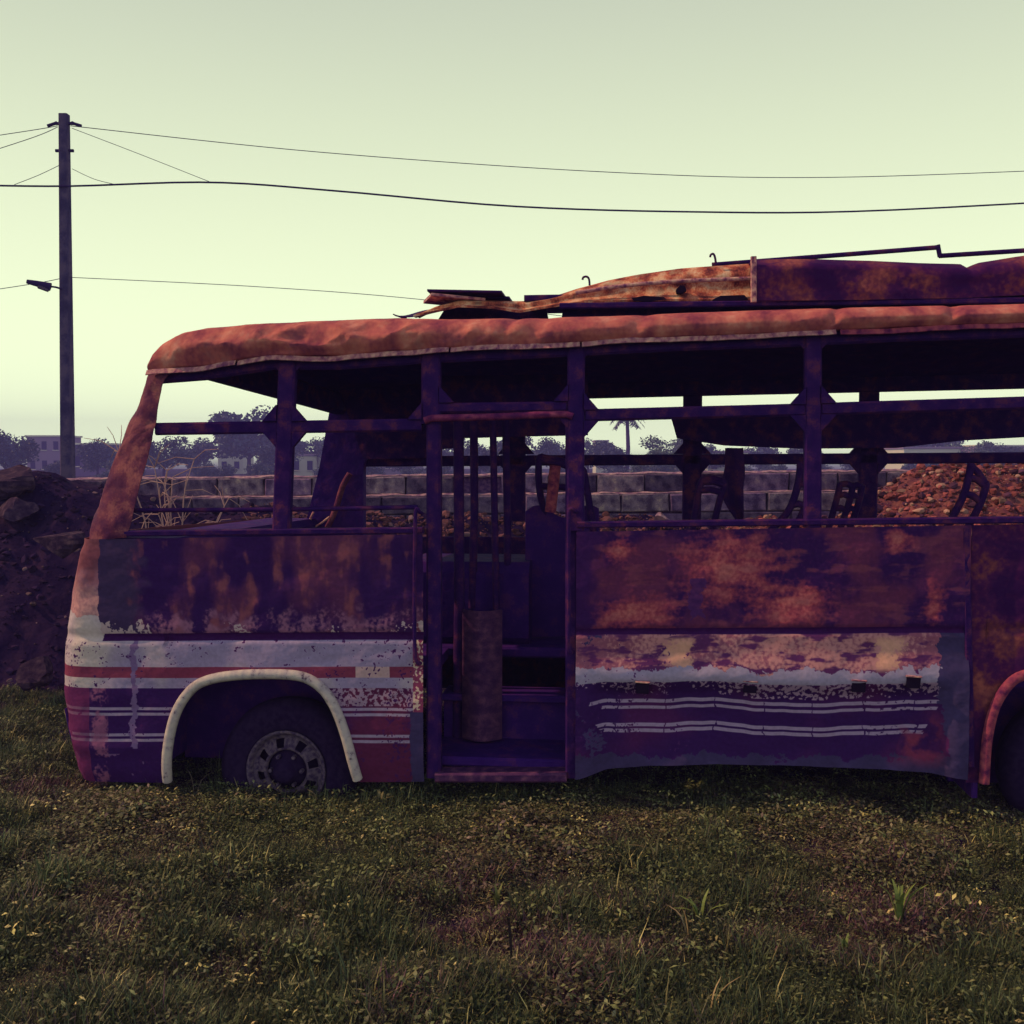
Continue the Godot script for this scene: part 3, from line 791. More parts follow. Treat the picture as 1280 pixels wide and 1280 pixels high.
func make_bus():
	n_big = noise(101, 1.6, 3); n_mid = noise(102, 7.0, 4); n_fine = noise(103, 34.0, 4); n_run = noise(104, 2.4, 4)
	var bus := thing("burnt_bus", "burnt out rusty minibus without glass standing in the grass", "bus")
	bus.rotation_degrees.y = -6.0
	var BELT := func(x): return 1.322 + TILT * x
	# ---- paint
	var fbox := Rect2(-3.0, -0.1, 2.58, 1.55); var rbox := Rect2(0.30, -0.02, 1.98, 1.42)
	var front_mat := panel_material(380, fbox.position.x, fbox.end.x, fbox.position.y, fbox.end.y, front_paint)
	var rear_mat := panel_material(380, rbox.position.x, rbox.end.x, rbox.position.y, rbox.end.y, rear_paint)
	for m in [front_mat, rear_mat]:
		m.normal_enabled = true; m.normal_texture = M.bump_fine; m.normal_scale = 0.35
	# ---- front side panel with its wheel opening
	var arch: Array = curve([Vector2(-1.859, -0.027), Vector2(-1.837, 0.178), Vector2(-1.790, 0.352), Vector2(-1.708, 0.474), Vector2(-1.610, 0.532), Vector2(-1.443, 0.562), Vector2(-1.226, 0.571), Vector2(-1.088, 0.557), Vector2(-0.994, 0.500), Vector2(-0.930, 0.408), Vector2(-0.880, 0.282), Vector2(-0.842, 0.143), Vector2(-0.813, 0.021)], 60)
	var ax := []
	for p in arch: ax.append(p.x)
	var dn := noise(111, 1.5, 3)
	var fdent := func(x, t):
		var z: float = dn.get_noise_2d(x * 1.2, t * 1.5) * 0.014
		z -= 0.014 * ss(0.768, 0.782, t) * ss(0.824, 0.81, t)
		z += 0.006 * ss(0.77, 0.76, t)
		z -= 0.9 * pow(max(0.0, 0.16 - t), 2)
		z += 0.010 * exp(-pow((t - 0.2) / 0.03, 2)) * ss(-1.9, -2.1, x)
		return Vector2(z, 0)
	var seam_x := -2.205
	var flow := func(x):
		var y := poly_at([Vector2(-2.264, -0.045), Vector2(-1.895, -0.041), Vector2(-0.779, 0.001), Vector2(-0.418, 0.017)], x)
		if x > arch[0].x and x < arch[-1].x: y = max(y, poly_at(arch, x))
		return y
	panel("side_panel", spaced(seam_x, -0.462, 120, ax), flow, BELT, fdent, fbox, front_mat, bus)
	var st := begin(0)
	var path := []
	for p in arch: path.append(Vector3(p.x, p.y, 0.018 - 0.9 * pow(max(0.0, 0.16 - p.y), 2)))
	tube(st, path, 0.027, 10)
	obj("wheel_arch_trim", st, M.trim, bus)
	# ---- nose below the windscreen
	var sil := curve([Vector2(-2.369, -0.076), Vector2(-2.399, 0.008), Vector2(-2.433, 0.141), Vector2(-2.457, 0.287), Vector2(-2.472, 0.433), Vector2(-2.464, 0.597), Vector2(-2.446, 0.752), Vector2(-2.419, 0.950), Vector2(-2.383, 1.113), Vector2(-2.339, 1.244)], 40)
	var sil_x := func(y):
		for i in sil.size() - 1:
			if y <= sil[i + 1].y: return lerpf(sil[i].x, sil[i + 1].x, clampf((y - sil[i].y) / max(1e-4, sil[i + 1].y - sil[i].y), 0, 1))
		return sil[-1].x
	var bn := noise(112, 2.2, 3)
	var nose := func(u, v):
		var y: float = lerpf(flow.call(seam_x), BELT.call(seam_x), v)
		var a: float = (u - 0.5) * PI
		var L: float = (seam_x - sil_x.call(y)) / 0.79
		var z: float = -1.05 + 1.05 * sign(sin(a)) * pow(absf(sin(a)), 0.45)
		var x: float = seam_x - L * pow(max(0.0, cos(a)), 0.45) * (1.0 + 0.5 * cos(a)) / (1.0 + 0.3)
		if u > 0.75: x = seam_x - L * pow(max(0.0, cos(a)), 0.45)
		x += 0.42 * ss(-0.6, -2.1, z)
		x += bn.get_noise_2d(y * 2, z * 2) * 0.012 * ss(1.0, 0.93, u)
		return Vector3(x, y, z + fdent.call(seam_x, y - TILT * seam_x).x * ss(0.6, 1.0, u))
	st = begin(0)
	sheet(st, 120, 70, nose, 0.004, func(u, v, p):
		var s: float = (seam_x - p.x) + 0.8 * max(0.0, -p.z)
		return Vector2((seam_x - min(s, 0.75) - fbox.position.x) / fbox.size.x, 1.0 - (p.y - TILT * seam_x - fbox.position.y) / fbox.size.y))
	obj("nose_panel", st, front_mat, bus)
	st = begin(0)
	var edge := []
	for p in curve([Vector2(-2.445, 0.341), Vector2(-2.429, 0.244), Vector2(-2.395, 0.117), Vector2(-2.346, 0.020), Vector2(-2.293, -0.045)], 14): edge.append(Vector3(p.x - 0.004, p.y, -0.06))
	tube(st, edge, 0.008, 6)
	obj("bumper_edge", st, M.soot, bus)
	# ---- near windscreen pillar, creased
	var psil := curve([Vector2(-2.349, 1.242), Vector2(-2.324, 1.365), Vector2(-2.289, 1.496), Vector2(-2.226, 1.669), Vector2(-2.145, 1.838), Vector2(-2.065, 2.014), Vector2(-1.999, 2.171), Vector2(-1.952, 2.269)], 30)
	var pedge := curve([Vector2(-2.056, 1.280), Vector2(-2.021, 1.395), Vector2(-1.952, 1.678), Vector2(-1.920, 1.818), Vector2(-1.904, 1.890), Vector2(-1.889, 2.009), Vector2(-1.861, 2.115), Vector2(-1.791, 2.183)], 30)
	var cr := noise(113, 2.6, 4)
	st = begin(0)
	sheet(st, 22, 60, func(u, v):
		var k: float = v * 30.0
		var i: int = min(int(k), 29)
		var l: Vector2 = psil[i].lerp(psil[i + 1], k - i); var r: Vector2 = pedge[i].lerp(pedge[i + 1], k - i)
		var a: float = (1.0 - u) * PI / 2
		var cre: float = (absf(cr.get_noise_2d(u * 0.5 + v * 0.4, v * 0.9)) - 0.15) * 0.03
		return Vector3(r.x - (r.x - l.x) * pow(sin(a), 0.75) - cre * sin(a), lerpf(r.y, l.y, sin(a)), side_z(r.y) + 0.004 - 0.30 * (1.0 - pow(cos(a), 0.75)) + cre * cos(a)), 0.005)
	obj("windscreen_pillar", st, M.pillar, bus)
	# ---- far windscreen pillar and the windscreen's top rail
	st = begin(-1)
	plate(st, [Vector2(-1.515, 2.048), Vector2(-1.137, 2.046), Vector2(-1.232, 1.774), Vector2(-1.273, 1.660), Vector2(-1.277, 1.115), Vector2(-1.731, 1.111), Vector2(-1.596, 1.631)], -1.98, -2.06)
	obj("windscreen_pillar", st, M.soot, bus)
	st = begin(0)
	var pipe := []
	for p in curve([Vector2(-1.358, 1.592), Vector2(-1.405, 1.513), Vector2(-1.429, 1.445), Vector2(-1.470, 1.320), Vector2(-1.524, 1.206)], 10): pipe.append(Vector3(p.x, p.y, -1.93))
	tube(st, pipe, 0.022, 7)
	obj("torn_trim", st, M.pillar, bus)
	st = begin(0)
	pipe = []
	for p in curve([Vector2(-1.500, 1.286), Vector2(-1.570, 1.235), Vector2(-1.617, 1.217), Vector2(-1.640, 1.263), Vector2(-1.616, 1.320)], 10): pipe.append(Vector3(p.x, p.y, -1.9))
	tube(st, pipe, 0.008, 6)
	obj("torn_wire", st, M.lip, bus)
	st = begin(-1)
	bar(st, Vector3(-1.818, 2.244, -0.140), Vector3(-1.445, 2.087, -2.000), 0.10, 0.15)
	obj("windscreen_top_rail", st, M.frame, bus)
	# ---- roof edge: crumpled cove over the near windows
	var gut: Array = [Vector2(-1.959, 2.163), Vector2(-1.668, 2.182), Vector2(-1.450, 2.209), Vector2(-1.276, 2.233), Vector2(-0.932, 2.229), Vector2(-0.466, 2.257), Vector2(-0.009, 2.273), Vector2(0.380, 2.289), Vector2(0.842, 2.308), Vector2(1.277, 2.318), Vector2(1.588, 2.330), Vector2(1.933, 2.342), Vector2(2.499, 2.354)]
	gut.append(Vector2(4.05, 2.40))
	var crown: Array = [Vector2(-1.960, 2.189), Vector2(-1.931, 2.265), Vector2(-1.883, 2.320), Vector2(-1.796, 2.374), Vector2(-1.673, 2.402), Vector2(-1.454, 2.421), Vector2(-1.021, 2.436), Vector2(-0.595, 2.442), Vector2(-0.343, 2.434), Vector2(-0.010, 2.433), Vector2(0.480, 2.438), Vector2(0.881, 2.449), Vector2(1.198, 2.456), Vector2(1.588, 2.462), Vector2(2.500, 2.467)]
	crown.append(Vector2(4.05, 2.55))
	var wr := noise(114, 1.7, 4); var wf := noise(119, 1.3, 1)
	var front_x: float = gut[0].x + 0.01
	var prof := [Vector2(0.0, 0.0), Vector2(0.034, 0.02), Vector2(0.058, 0.22), Vector2(0.066, 0.42), Vector2(0.040, 0.66), Vector2(-0.02, 0.88), Vector2(-0.13, 1.0), Vector2(-0.22, 1.0)]
	var cove := func(u, v):
		var x: float = lerpf(front_x, 4.0, u)
		var g := poly_at(gut, x); var c := poly_at(crown, x)
		c = max(c, g + 0.03)
		var k: float = v * (prof.size() - 1); var i: int = min(int(k), prof.size() - 2)
		var q: Vector2 = prof[i].lerp(prof[i + 1], k - i)
		var crumple: float = lerpf(0.085, 0.014, ss(-0.9, 0.6, x)) * ss(front_x, front_x + 0.25, x)
		var fold: float = minf(absf(wf.get_noise_2d(x * 0.8 + v * 0.45, v * 0.6 - x * 0.5)), absf(wf.get_noise_2d(x * 1.1 - v * 0.6 + 8, v * 0.5 + 3)) + 0.05)
		var dd: float = (0.32 - sqrt(fold) * 0.75) * crumple * sin(min(1.0, v * 1.25) * PI)
		dd += wr.get_noise_2d(x * 2.2 + 20, v * 0.9) * crumple * 0.20 * sin(v * PI)
		for e in [[-0.05, 0.03], [0.10, 0.05], [0.62, 0.04], [1.58, 0.022], [2.14, 0.03]]:
			dd -= 0.022 * exp(-pow((x - e[0] - (v - 0.4) * 0.12) / e[1], 2)) * sin(v * PI)
		var z := side_z(g) + q.x * lerpf(0.35, 1.0, ss(front_x, front_x + 0.35, x))
		return Vector3(x, g + (c - g) * q.y + dd * 0.5, z + dd)
	st = begin(0)
	sheet(st, 330, 22, cove, 0.006)
	obj("roof_edge", st, M.cove, bus)
	# torn drip rail under it
	var tear := noise(115, 3.0, 3)
	for e in [[front_x, -1.46], [-1.45, -0.33], [-0.32, 0.34], [0.35, 1.60], [1.62, 3.95]]:
		st = begin(0)
		sheet(st, int((e[1] - e[0]) * 34) + 4, 3, func(u, v):
			var x: float = lerpf(e[0], e[1], u)
			var g := poly_at(gut, x)
			var wob: float = tear.get_noise_2d(x * 0.6, e[0]) * 0.010
			return Vector3(x, g - 0.006 + wob + (v - 0.6) * 0.026, side_z(g) + 0.030 + 0.018 * (1.0 - v) + wob), 0.005)
		obj("drip_rail", st, M.lip if e[1] < 1.61 else M.trim_rust, bus)
	# ---- roof skin, sagging between the sides
	var sag := noise(116, 0.9, 3)
	var far_head := func(x): return 2.20 + TILT * x * 0.7
	st = begin(0)
	sheet(st, 90, 22, func(u, v):
		var x: float = lerpf(front_x + 0.04, 4.0, u)
		var c: float = max(poly_at(crown, x), poly_at(gut, x) + 0.03)
		var z: float = lerpf(-0.30, -2.08, v)
		var fy: float = far_head.call(x) + 0.02
		var y: float = lerpf(c, fy, v) + sin(v * PI) * 0.03 + 0.20 * ss(1.0, 0.75, v) * ss(0.0, 0.3, v) * (c - fy)
		y -= 0.05 * ss(-1.6, front_x, x) * ss(0.0, 0.25, v)
		return Vector3(x + 0.35 * v * ss(-1.0, front_x, x), y + sag.get_noise_2d(x * 1.5, z * 1.5) * 0.035 * sin(v * PI), z), 0.006)
	obj("roof_skin", st, M.soot, bus)
	# ---- near window frame: cant rail, mid rail, sill, pillars with their corner gussets
	st = begin(-1)
	for i in gut.size() - 1:
		bar(st, Vector3(gut[i].x, gut[i].y - 0.03, -0.13), Vector3(gut[i + 1].x, gut[i + 1].y - 0.03, -0.13), 0.06, 0.07)
	obj("cant_rail", st, M.frame, bus)
	for e in [[Vector2(-1.917, 1.856), Vector2(-0.478, 1.873), 0.066], [Vector2(-0.387, 1.959), Vector2(0.272, 1.964), 0.052], [Vector2(0.370, 1.919), Vector2(1.456, 1.942), 0.062], [Vector2(1.541, 1.945), Vector2(4.0, 2.01), 0.062]]:
		st = begin(-1)
		bar(st, Vector3(e[0].x, e[0].y, side_z(1.95) - 0.03), Vector3(e[1].x, e[1].y, side_z(1.95) - 0.03), 0.05, e[2])
		obj("window_rail", st, M.frame, bus)
	for e in [[Vector2(-2.091, 1.297), Vector2(-0.463, 1.326)], [Vector2(0.333, 1.360), Vector2(4.0, 1.425)]]:
		st = begin(-1)
		bar(st, Vector3(e[0].x, e[0].y + 0.004, -0.028), Vector3(e[1].x, e[1].y + 0.004, -0.028), 0.07, 0.032)
		obj("window_sill", st, M.frame, bus)
	st = begin(0)
	tube(st, [Vector3(-2.074, 1.422, -0.060), Vector3(-1.277, 1.430, -0.055), Vector3(-0.499, 1.447, -0.060)], 0.012, 8)
	obj("guard_bar", st, M.frame, bus)
	# [top, foot, width, height of the rail it crosses]
	for e in [[Vector2(-1.198, 2.223), Vector2(-1.217, 1.304), 0.092, Vector2(-1.205, 1.867), Vector2(-1.205, 1.867)], [Vector2(-0.433, 2.257), Vector2(-0.428, 1.877), 0.10, Vector2(-0.428, 1.873), Vector2(-0.429, 1.959)], [Vector2(0.319, 2.281), Vector2(0.321, 1.332), 0.088, Vector2(0.321, 1.963), Vector2(0.321, 1.919)], [Vector2(1.499, 2.307), Vector2(1.497, 1.356), 0.082, Vector2(1.498, 1.941), Vector2(1.498, 1.945)], [Vector2(3.5, 2.36), Vector2(3.5, 1.41), 0.09, Vector2(3.5, 1.99), Vector2(3.5, 1.99)]]:
		st = begin(-1)
		var a: Vector2 = e[0]; var b: Vector2 = e[1]; var w: float = e[2]
		bar(st, Vector3(b.x, b.y, side_z(b.y) - 0.032), Vector3(a.x, a.y, side_z(a.y) - 0.032), w, 0.06, Vector3.BACK, 0.16)
		var pl := obj("window_pillar", st, M.frame, bus)
		for sx in [-1, 1]:
			var c: Vector2 = e[3] if sx < 0 else e[4]
			for sy in [-1, 1]:
				if c.y - b.y < 0.2 and sy < 0: continue
				gusset(pl, c.x + sx * (w / 2 - 0.004), c.y + sy * 0.028, side_z(c.y) - 0.004, Vector2(sx * 0.075, sy * 0.085), M.frame)
			gusset(pl, a.x + sx * (w / 2 - 0.004), a.y - 0.0, side_z(a.y) - 0.02, Vector2(sx * 0.06, -0.07), M.frame)
	# ---- doorway: posts, red head, sill, grab handles
	for e in [[Vector2(-0.416, 1.901), Vector2(-0.414, 0.034), 0.075], [Vector2(0.297, 1.907), Vector2(0.305, 0.058), 0.062]]:
		st = begin(-1)
		bar(st, Vector3(e[1].x, e[1].y, -0.045), Vector3(e[0].x, e[0].y, side_z(e[0].y) - 0.045), e[2], 0.07, Vector3.BACK, 0.16)
		obj("door_post", st, M.frame, bus)
	st = begin(0)
	var head := []
	for p in [Vector2(-0.458, 1.893), Vector2(-0.420, 1.906), Vector2(-0.088, 1.912), Vector2(0.199, 1.923), Vector2(0.277, 1.923), Vector2(0.305, 1.911)]: head.append(Vector3(p.x, p.y, side_z(p.y) + 0.006))
	tube(st, head, 0.019, 10)
	obj("door_head", st, M.door_red, bus)
	st = begin(-1)
	bar(st, Vector3(-0.402, 0.044, -0.050), Vector3(0.282, 0.067, -0.050), 0.13, 0.05)
	obj("door_sill", st, M.step, bus)
	for e in [[Vector2(-0.467, 1.419), Vector2(-0.483, 1.443), Vector2(-0.492, 1.394), Vector2(-0.498, 1.099), Vector2(-0.499, 0.811), Vector2(-0.496, 0.678), Vector2(-0.475, 0.641)], [Vector2(0.327, 1.431), Vector2(0.299, 1.447), Vector2(0.291, 1.391), Vector2(0.292, 1.109), Vector2(0.292, 0.865), Vector2(0.289, 0.759), Vector2(0.305, 0.711)]]:
		st = begin(0)
		var hp := []
		for p in curve(e, 24): hp.append(Vector3(p.x, p.y, 0.035))
		hp[0].z = -0.01; hp[-1].z = -0.01
		tube(st, hp, 0.010, 8)
		obj("grab_handle", st, M.frame, bus)
	# ---- rear side panel: dented, its lower half bowed
	var rlow := func(x): return poly_at([Vector2(0.297, 0.058), Vector2(0.346, 0.068), Vector2(0.493, 0.110), Vector2(0.695, 0.141), Vector2(1.055, 0.157), Vector2(1.488, 0.166), Vector2(1.875, 0.159), Vector2(2.105, 0.142), Vector2(2.279, 0.124)], x)
	var rd := noise(117, 0.9, 3)
	var rdent := func(x, t):
		var lower := ss(0.75, 0.45, t)
		var z: float = rd.get_noise_2d(x * 1.6, t * 1.6 + 4) * 0.020
		z -= 0.014 * ss(0.786, 0.798, t) * ss(0.834, 0.82, t)
		# shelf: the panel has been pushed in below the pale band
		z += 0.030 * ss(0.72, 0.58, t) - 0.055 * ss(0.575, 0.47, t) * ss(0.36, 0.5, x) * ss(2.2, 2.05, x)
		z += 0.03 * ss(0.3, 0.08, t) * ss(0.4, 0.7, x) * ss(2.2, 1.9, x)
		var y: float = lower * (0.014 * sin((x - 0.55) * 4.6) + rd.get_noise_2d(x * 2.2 + 5, 0.0) * 0.02) * ss(0.05, 0.3, t)
		return Vector2(z, y)
	var RX := -0.0
	panel("side_panel", spaced(Vector2(0.327, 0.778).x, Vector2(2.245, 0.813).x, 150, []), rlow, BELT, rdent, rbox, rear_mat, bus, 96)
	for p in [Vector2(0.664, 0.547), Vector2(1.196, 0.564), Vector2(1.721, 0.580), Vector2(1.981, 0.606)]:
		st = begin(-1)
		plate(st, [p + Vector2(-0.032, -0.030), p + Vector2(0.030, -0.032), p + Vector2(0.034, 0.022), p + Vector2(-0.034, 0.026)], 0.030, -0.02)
		var hole_shade := obj("latch_hole_plate", st, M.hole_shade, bus)  # solid dark plate; the shade of an opening is put into its colour
		st = begin(-1)
		bar(st, Vector3(p.x - 0.036, p.y + 0.03, 0.026), Vector3(p.x + 0.036, p.y + 0.027, 0.030), 0.03, 0.007)
		obj("bent_flap", st, M.lip, hole_shade)
	# ---- rear quarter panel with its wheel opening
	var rarch: Array = curve([Vector2(2.329, 0.109), Vector2(2.336, 0.301), Vector2(2.362, 0.460), Vector2(2.405, 0.560), Vector2(2.463, 0.629), Vector2(2.544, 0.662)], 24)
	var rc: float = 2.83
	for i in range(rarch.size() - 1, -1, -1): rarch.append(Vector2(2 * rc - rarch[i].x, rarch[i].y + 0.02))
	var rax := []
	for p in rarch: rax.append(p.x)
	var qlow := func(x):
		var y = 0.10 + TILT * (x - 2.2)
		if x > rarch[0].x and x < rarch[-1].x: y = max(y, poly_at(rarch, x))
		return y
	panel("side_panel", spaced(Vector2(2.252, 0.813).x, 4.0, 70, rax), qlow, BELT, func(x, t): return Vector2(rd.get_noise_2d(x * 1.5, t * 1.5) * 0.014 - 0.012 + 0.016 * ss(2.40, 2.52, x) - 0.012 * ss(0.786, 0.798, t) * ss(0.834, 0.82, t), 0), rbox, M.rack_box, bus, 60)
	st = begin(-1)
	bar(st, Vector3(2.271, 0.184, -0.012), Vector3(2.222, 1.361, -0.012), 0.035, 0.03, Vector3.BACK)
	obj("panel_joint", st, M.frame, bus)
	path = []
	for p in rarch: path.append(Vector3(p.x, p.y, 0.012))
	st = begin(0); tube(st, path, 0.026, 8)
	obj("wheel_arch_trim", st, M.trim_rust, bus)
	# ---- wheels and what hides behind the openings
	make_wheel(Vector3(-1.245, 0.010, -0.130), bus)
	make_wheel(Vector3(2.86, 0.13, -0.13), bus)
	for e in [[-1.95, -0.72], [2.3, 3.4]]:
		st = begin(-1)
		bar(st, Vector3(e[0], 0.33, -0.46), Vector3(e[1], 0.33, -0.46), 0.03, 0.72)
		bar(st, Vector3(e[0], 0.70, -0.24), Vector3(e[1], 0.70, -0.24), 0.43, 0.03)
		for x in e: bar(st, Vector3(x, 0.02, -0.24), Vector3(x, 0.69, -0.24), 0.03, 0.42, Vector3.BACK)
		obj("wheel_well", st, M.soot, bus)
	# ---- inside: floor, steps, partition, poles
	st = begin(-1)
	bar(st, Vector3(-2.1, 0.57, -1.36), Vector3(4.0, 0.60, -1.36), 1.40, 0.06)
	bar(st, Vector3(-2.1, 0.57, -0.36), Vector3(-0.44, 0.57, -0.36), 0.6, 0.06)
	bar(st, Vector3(0.32, 0.59, -0.36), Vector3(4.0, 0.60, -0.36), 0.6, 0.06)
	obj("floor", st, M.soot, bus)
	st = begin(-1)
	bar(st, Vector3(-0.44, 0.10, -0.30), Vector3(0.32, 0.10, -0.30), 0.4, 0.05)
	bar(st, Vector3(-0.44, 0.36, -0.56), Vector3(0.32, 0.36, -0.56), 0.24, 0.04)
	bar(st, Vector3(-0.44, 0.23, -0.50), Vector3(0.32, 0.23, -0.50), 0.02, 0.24)
	obj("entrance_step", st, M.soot, bus)
	st = begin(0)
	sheet(st, 14, 16, func(u, v): return Vector3(lerpf(-0.325, -0.10, u), lerpf(0.14, 0.86, v), -0.42 + 0.07 * sin(u * PI) - 0.02 * v), 0.012)
	obj("stepwell_panel", st, M.step, bus)
	st = begin(0)
	sheet(st, 10, 14, func(u, v): return Vector3(lerpf(-0.02, 0.42, u), lerpf(0.62, 1.38 + 0.04 * sin(u * 9.0), v), -0.95 - 0.08 * u + 0.02 * sin(v * 5)), 0.02)
	obj("partition", st, M.soot, bus)
	for e in [[Vector3(-0.303, 1.946, -0.750), Vector3(-0.315, 0.822, -0.750), 0.024], [Vector3(-0.175, 1.940, -0.620), Vector3(-0.158, -0.111, -0.620), 0.020], [Vector3(-0.122, 1.947, -0.800), Vector3(-0.117, 0.532, -0.800), 0.022], [Vector3(-0.353, 1.936, -0.500), Vector3(-0.368, -0.081, -0.500), 0.03]]:
		st = begin(0)
		tube(st, [e[1], (e[0] + e[1]) * 0.5 + Vector3(0.01, 0, 0), e[0]], e[2], 8)
		obj("interior_pole", st, M.frame, bus)
	st = begin(-1)
	bar(st, Vector3(-2.02, 1.17, -0.12), Vector3(-1.80, 1.17, -2.0), 0.42, 0.20)
	obj("dashboard", st, M.soot, bus)
	st = begin(-1)
	bar(st, Vector3(-0.70, 0.84, -1.05), Vector3(0.02, 0.84, -1.05), 0.62, 0.50, Vector3.UP, 0.12)
	obj("dark_doorway_block", st, M.soot, bus)  # added dark block: hides the lit floor so the doorway stays dark
	# ---- far side: wall below the windows, pillars, rails, hanging liner
	st = begin(-1)
	bar(st, Vector3(-1.75, 0.58, -2.09), Vector3(4.0, 0.62, -2.09), 0.03, 1.10)
	obj("far_side_wall", st, M.frame, bus)
	st = begin(-1)
	bar(st, Vector3(-1.45, far_head.call(-1.45), -2.09), Vector3(4.0, far_head.call(4.0), -2.09), 0.05, 0.17)
	obj("far_cant_rail", st, M.frame, bus)
	st = begin(-1)
	bar(st, Vector3(-1.447, 1.676, -2.100), Vector3(3.370, 1.705, -2.100), 0.05, 0.075)
	obj("far_window_rail", st, M.frame, bus)
	for x in [-0.19, 1.047, 2.242, 3.45]:
		st = begin(-1)
		bar(st, Vector3(x, 1.25, -2.1), Vector3(x, 2.2 + TILT * x, -2.1), 0.13, 0.05, Vector3.BACK)
		var pl := obj("far_window_pillar", st, M.frame, bus)
		for sx in [-1, 1]:
			for sy in [-1, 1]:
				gusset(pl, x + sx * 0.06, 1.70 + sy * 0.03, -2.08, Vector2(sx * 0.07, sy * 0.08), M.frame)
	for e in [[Vector2(0.876, 2.034), Vector2(1.754, 2.051), Vector2(3.252, 2.085), Vector2(3.258, 1.842), Vector2(2.800, 1.817), Vector2(2.388, 1.769), Vector2(1.758, 1.765), Vector2(1.251, 1.787), Vector2(0.932, 1.837)], [Vector2(-1.430, 2.181), Vector2(-0.701, 2.231), Vector2(-0.703, 1.705), Vector2(-0.886, 1.700), Vector2(-1.260, 1.694)], [Vector2(-0.605, 2.216), Vector2(0.346, 2.217), Vector2(0.347, 1.843), Vector2(-0.126, 1.834), Vector2(-0.449, 1.825), Vector2(-0.470, 1.765), Vector2(-0.607, 1.755)]]:
		st = begin(-1)
		var zz: float = -1.93 if e[0].x > 0.5 or e[0].x < -1 else -1.2
		plate(st, e, zz, zz - 0.02)
		obj("hanging_liner", st, M.frame, bus)
	st = begin(0)
	var rag := curve([Vector2(1.283, 1.767), Vector2(1.290, 1.611), Vector2(1.271, 1.497), Vector2(1.303, 1.351), Vector2(1.324, 1.257)], 10)
	sheet(st, 5, 10, func(u, v):
		var p: Vector2 = rag[10 - int(round(v * 10))]
		return Vector3(p.x + (u - 0.5) * (0.15 - 0.08 * absf(v - 0.55)) * ss(-0.1, 0.5, v), p.y, -1.6 + 0.03 * sin(u * 7 + v * 5)), 0.008)
	obj("hanging_rag", st, M.frame, bus)
	# ---- seat frames: bent tube hoops left by the fire
	var seats := [[-1.2, [[Vector2(0.993, 1.232), Vector2(1.020, 1.469), Vector2(1.039, 1.557), Vector2(1.068, 1.572)], [Vector2(1.110, 1.233), Vector2(1.156, 1.460), Vector2(1.179, 1.538), Vector2(1.160, 1.563)]]],
		[-0.8, [[Vector2(1.390, 1.265), Vector2(1.500, 1.394), Vector2(1.547, 1.554), Vector2(1.563, 1.677)], [Vector2(1.525, 1.266), Vector2(1.585, 1.394), Vector2(1.610, 1.531), Vector2(1.617, 1.645)]]],
		[-1.5, [[Vector2(1.868, 1.217), Vector2(1.905, 1.411), Vector2(1.927, 1.548)], [Vector2(1.938, 1.217), Vector2(1.984, 1.401), Vector2(2.006, 1.538)], [Vector2(1.997, 1.218), Vector2(2.043, 1.401), Vector2(2.060, 1.533)]]],
		[-0.7, [[Vector2(2.339, 1.280), Vector2(2.411, 1.470), Vector2(2.442, 1.598), Vector2(2.458, 1.669)], [Vector2(2.449, 1.281), Vector2(2.505, 1.427), Vector2(2.532, 1.546), Vector2(2.528, 1.563)]]],
		[-1.0, [[Vector2(0.138, 1.240), Vector2(0.070, 1.473), Vector2(0.060, 1.690), Vector2(0.089, 1.704)], [Vector2(0.389, 1.242), Vector2(0.360, 1.450), Vector2(0.330, 1.618), Vector2(0.311, 1.637)]]]]
	for s in seats:
		var hold := Node3D.new(); put("seat_frame", hold, bus)
		var ends := []
		for l in s[1]:
			var t3 := []
			for p in curve(l, 12): t3.append(Vector3(p.x, p.y, s[0] + 0.04 * sin(p.y * 9)))
			t3.push_front(Vector3(t3[0].x - 0.03, 0.62, s[0]))
			st = begin(0); tube(st, t3, 0.021, 8)
			obj("upright", st, M.frame, hold)
			ends.append(t3)
		for k in ends.size() - 1:
			for h in [12, 9, 6]:
				st = begin(0); tube(st, [ends[k][h], (ends[k][h] + ends[k + 1][h]) * 0.5 + Vector3(0, 0.012, 0), ends[k + 1][h]], 0.02, 8)
				obj("cross_bar", st, M.frame, hold)
		st = begin(-1)
		bar(st, Vector3(ends[0][0].x - 0.1, 1.0, s[0] - 0.2), Vector3(ends[-1][0].x + 0.1, 1.0, s[0] - 0.2), 0.4, 0.03)
		obj("seat_pan", st, M.frame, hold)
	st = begin(0)
	tube(st, [Vector3(0.135, 1.381, -0.900), Vector3(0.149, 1.515, -0.900), Vector3(0.163, 1.657, -0.900)], 0.034, 9)
	obj("orange_post", st, M.trim_rust, bus)
	# ---- tail
	st = begin(-1)
	bar(st, Vector3(4.0, 0.2, -1.05), Vector3(4.0, 1.42, -1.05), 0.03, 2.08, Vector3.BACK)
	obj("tail_panel", st, M.rack_box, bus)
	for z in [-0.06, -2.05]:
		st = begin(-1)
		bar(st, Vector3(3.98, 1.4, z), Vector3(3.94, 2.36, z - (0.09 if z > -1 else -0.05)), 0.1, 0.1, Vector3.BACK)
		obj("tail_pillar", st, M.frame, bus)
	# ---- on the roof: what is left of the luggage carrier
	var top: Array = [Vector2(-0.591, 2.501), Vector2(-0.478, 2.557), Vector2(-0.343, 2.590), Vector2(-0.141, 2.582), Vector2(0.036, 2.575), Vector2(0.168, 2.599), Vector2(0.300, 2.640), Vector2(0.474, 2.685), Vector2(0.647, 2.716), Vector2(0.862, 2.742), Vector2(1.240, 2.760)]
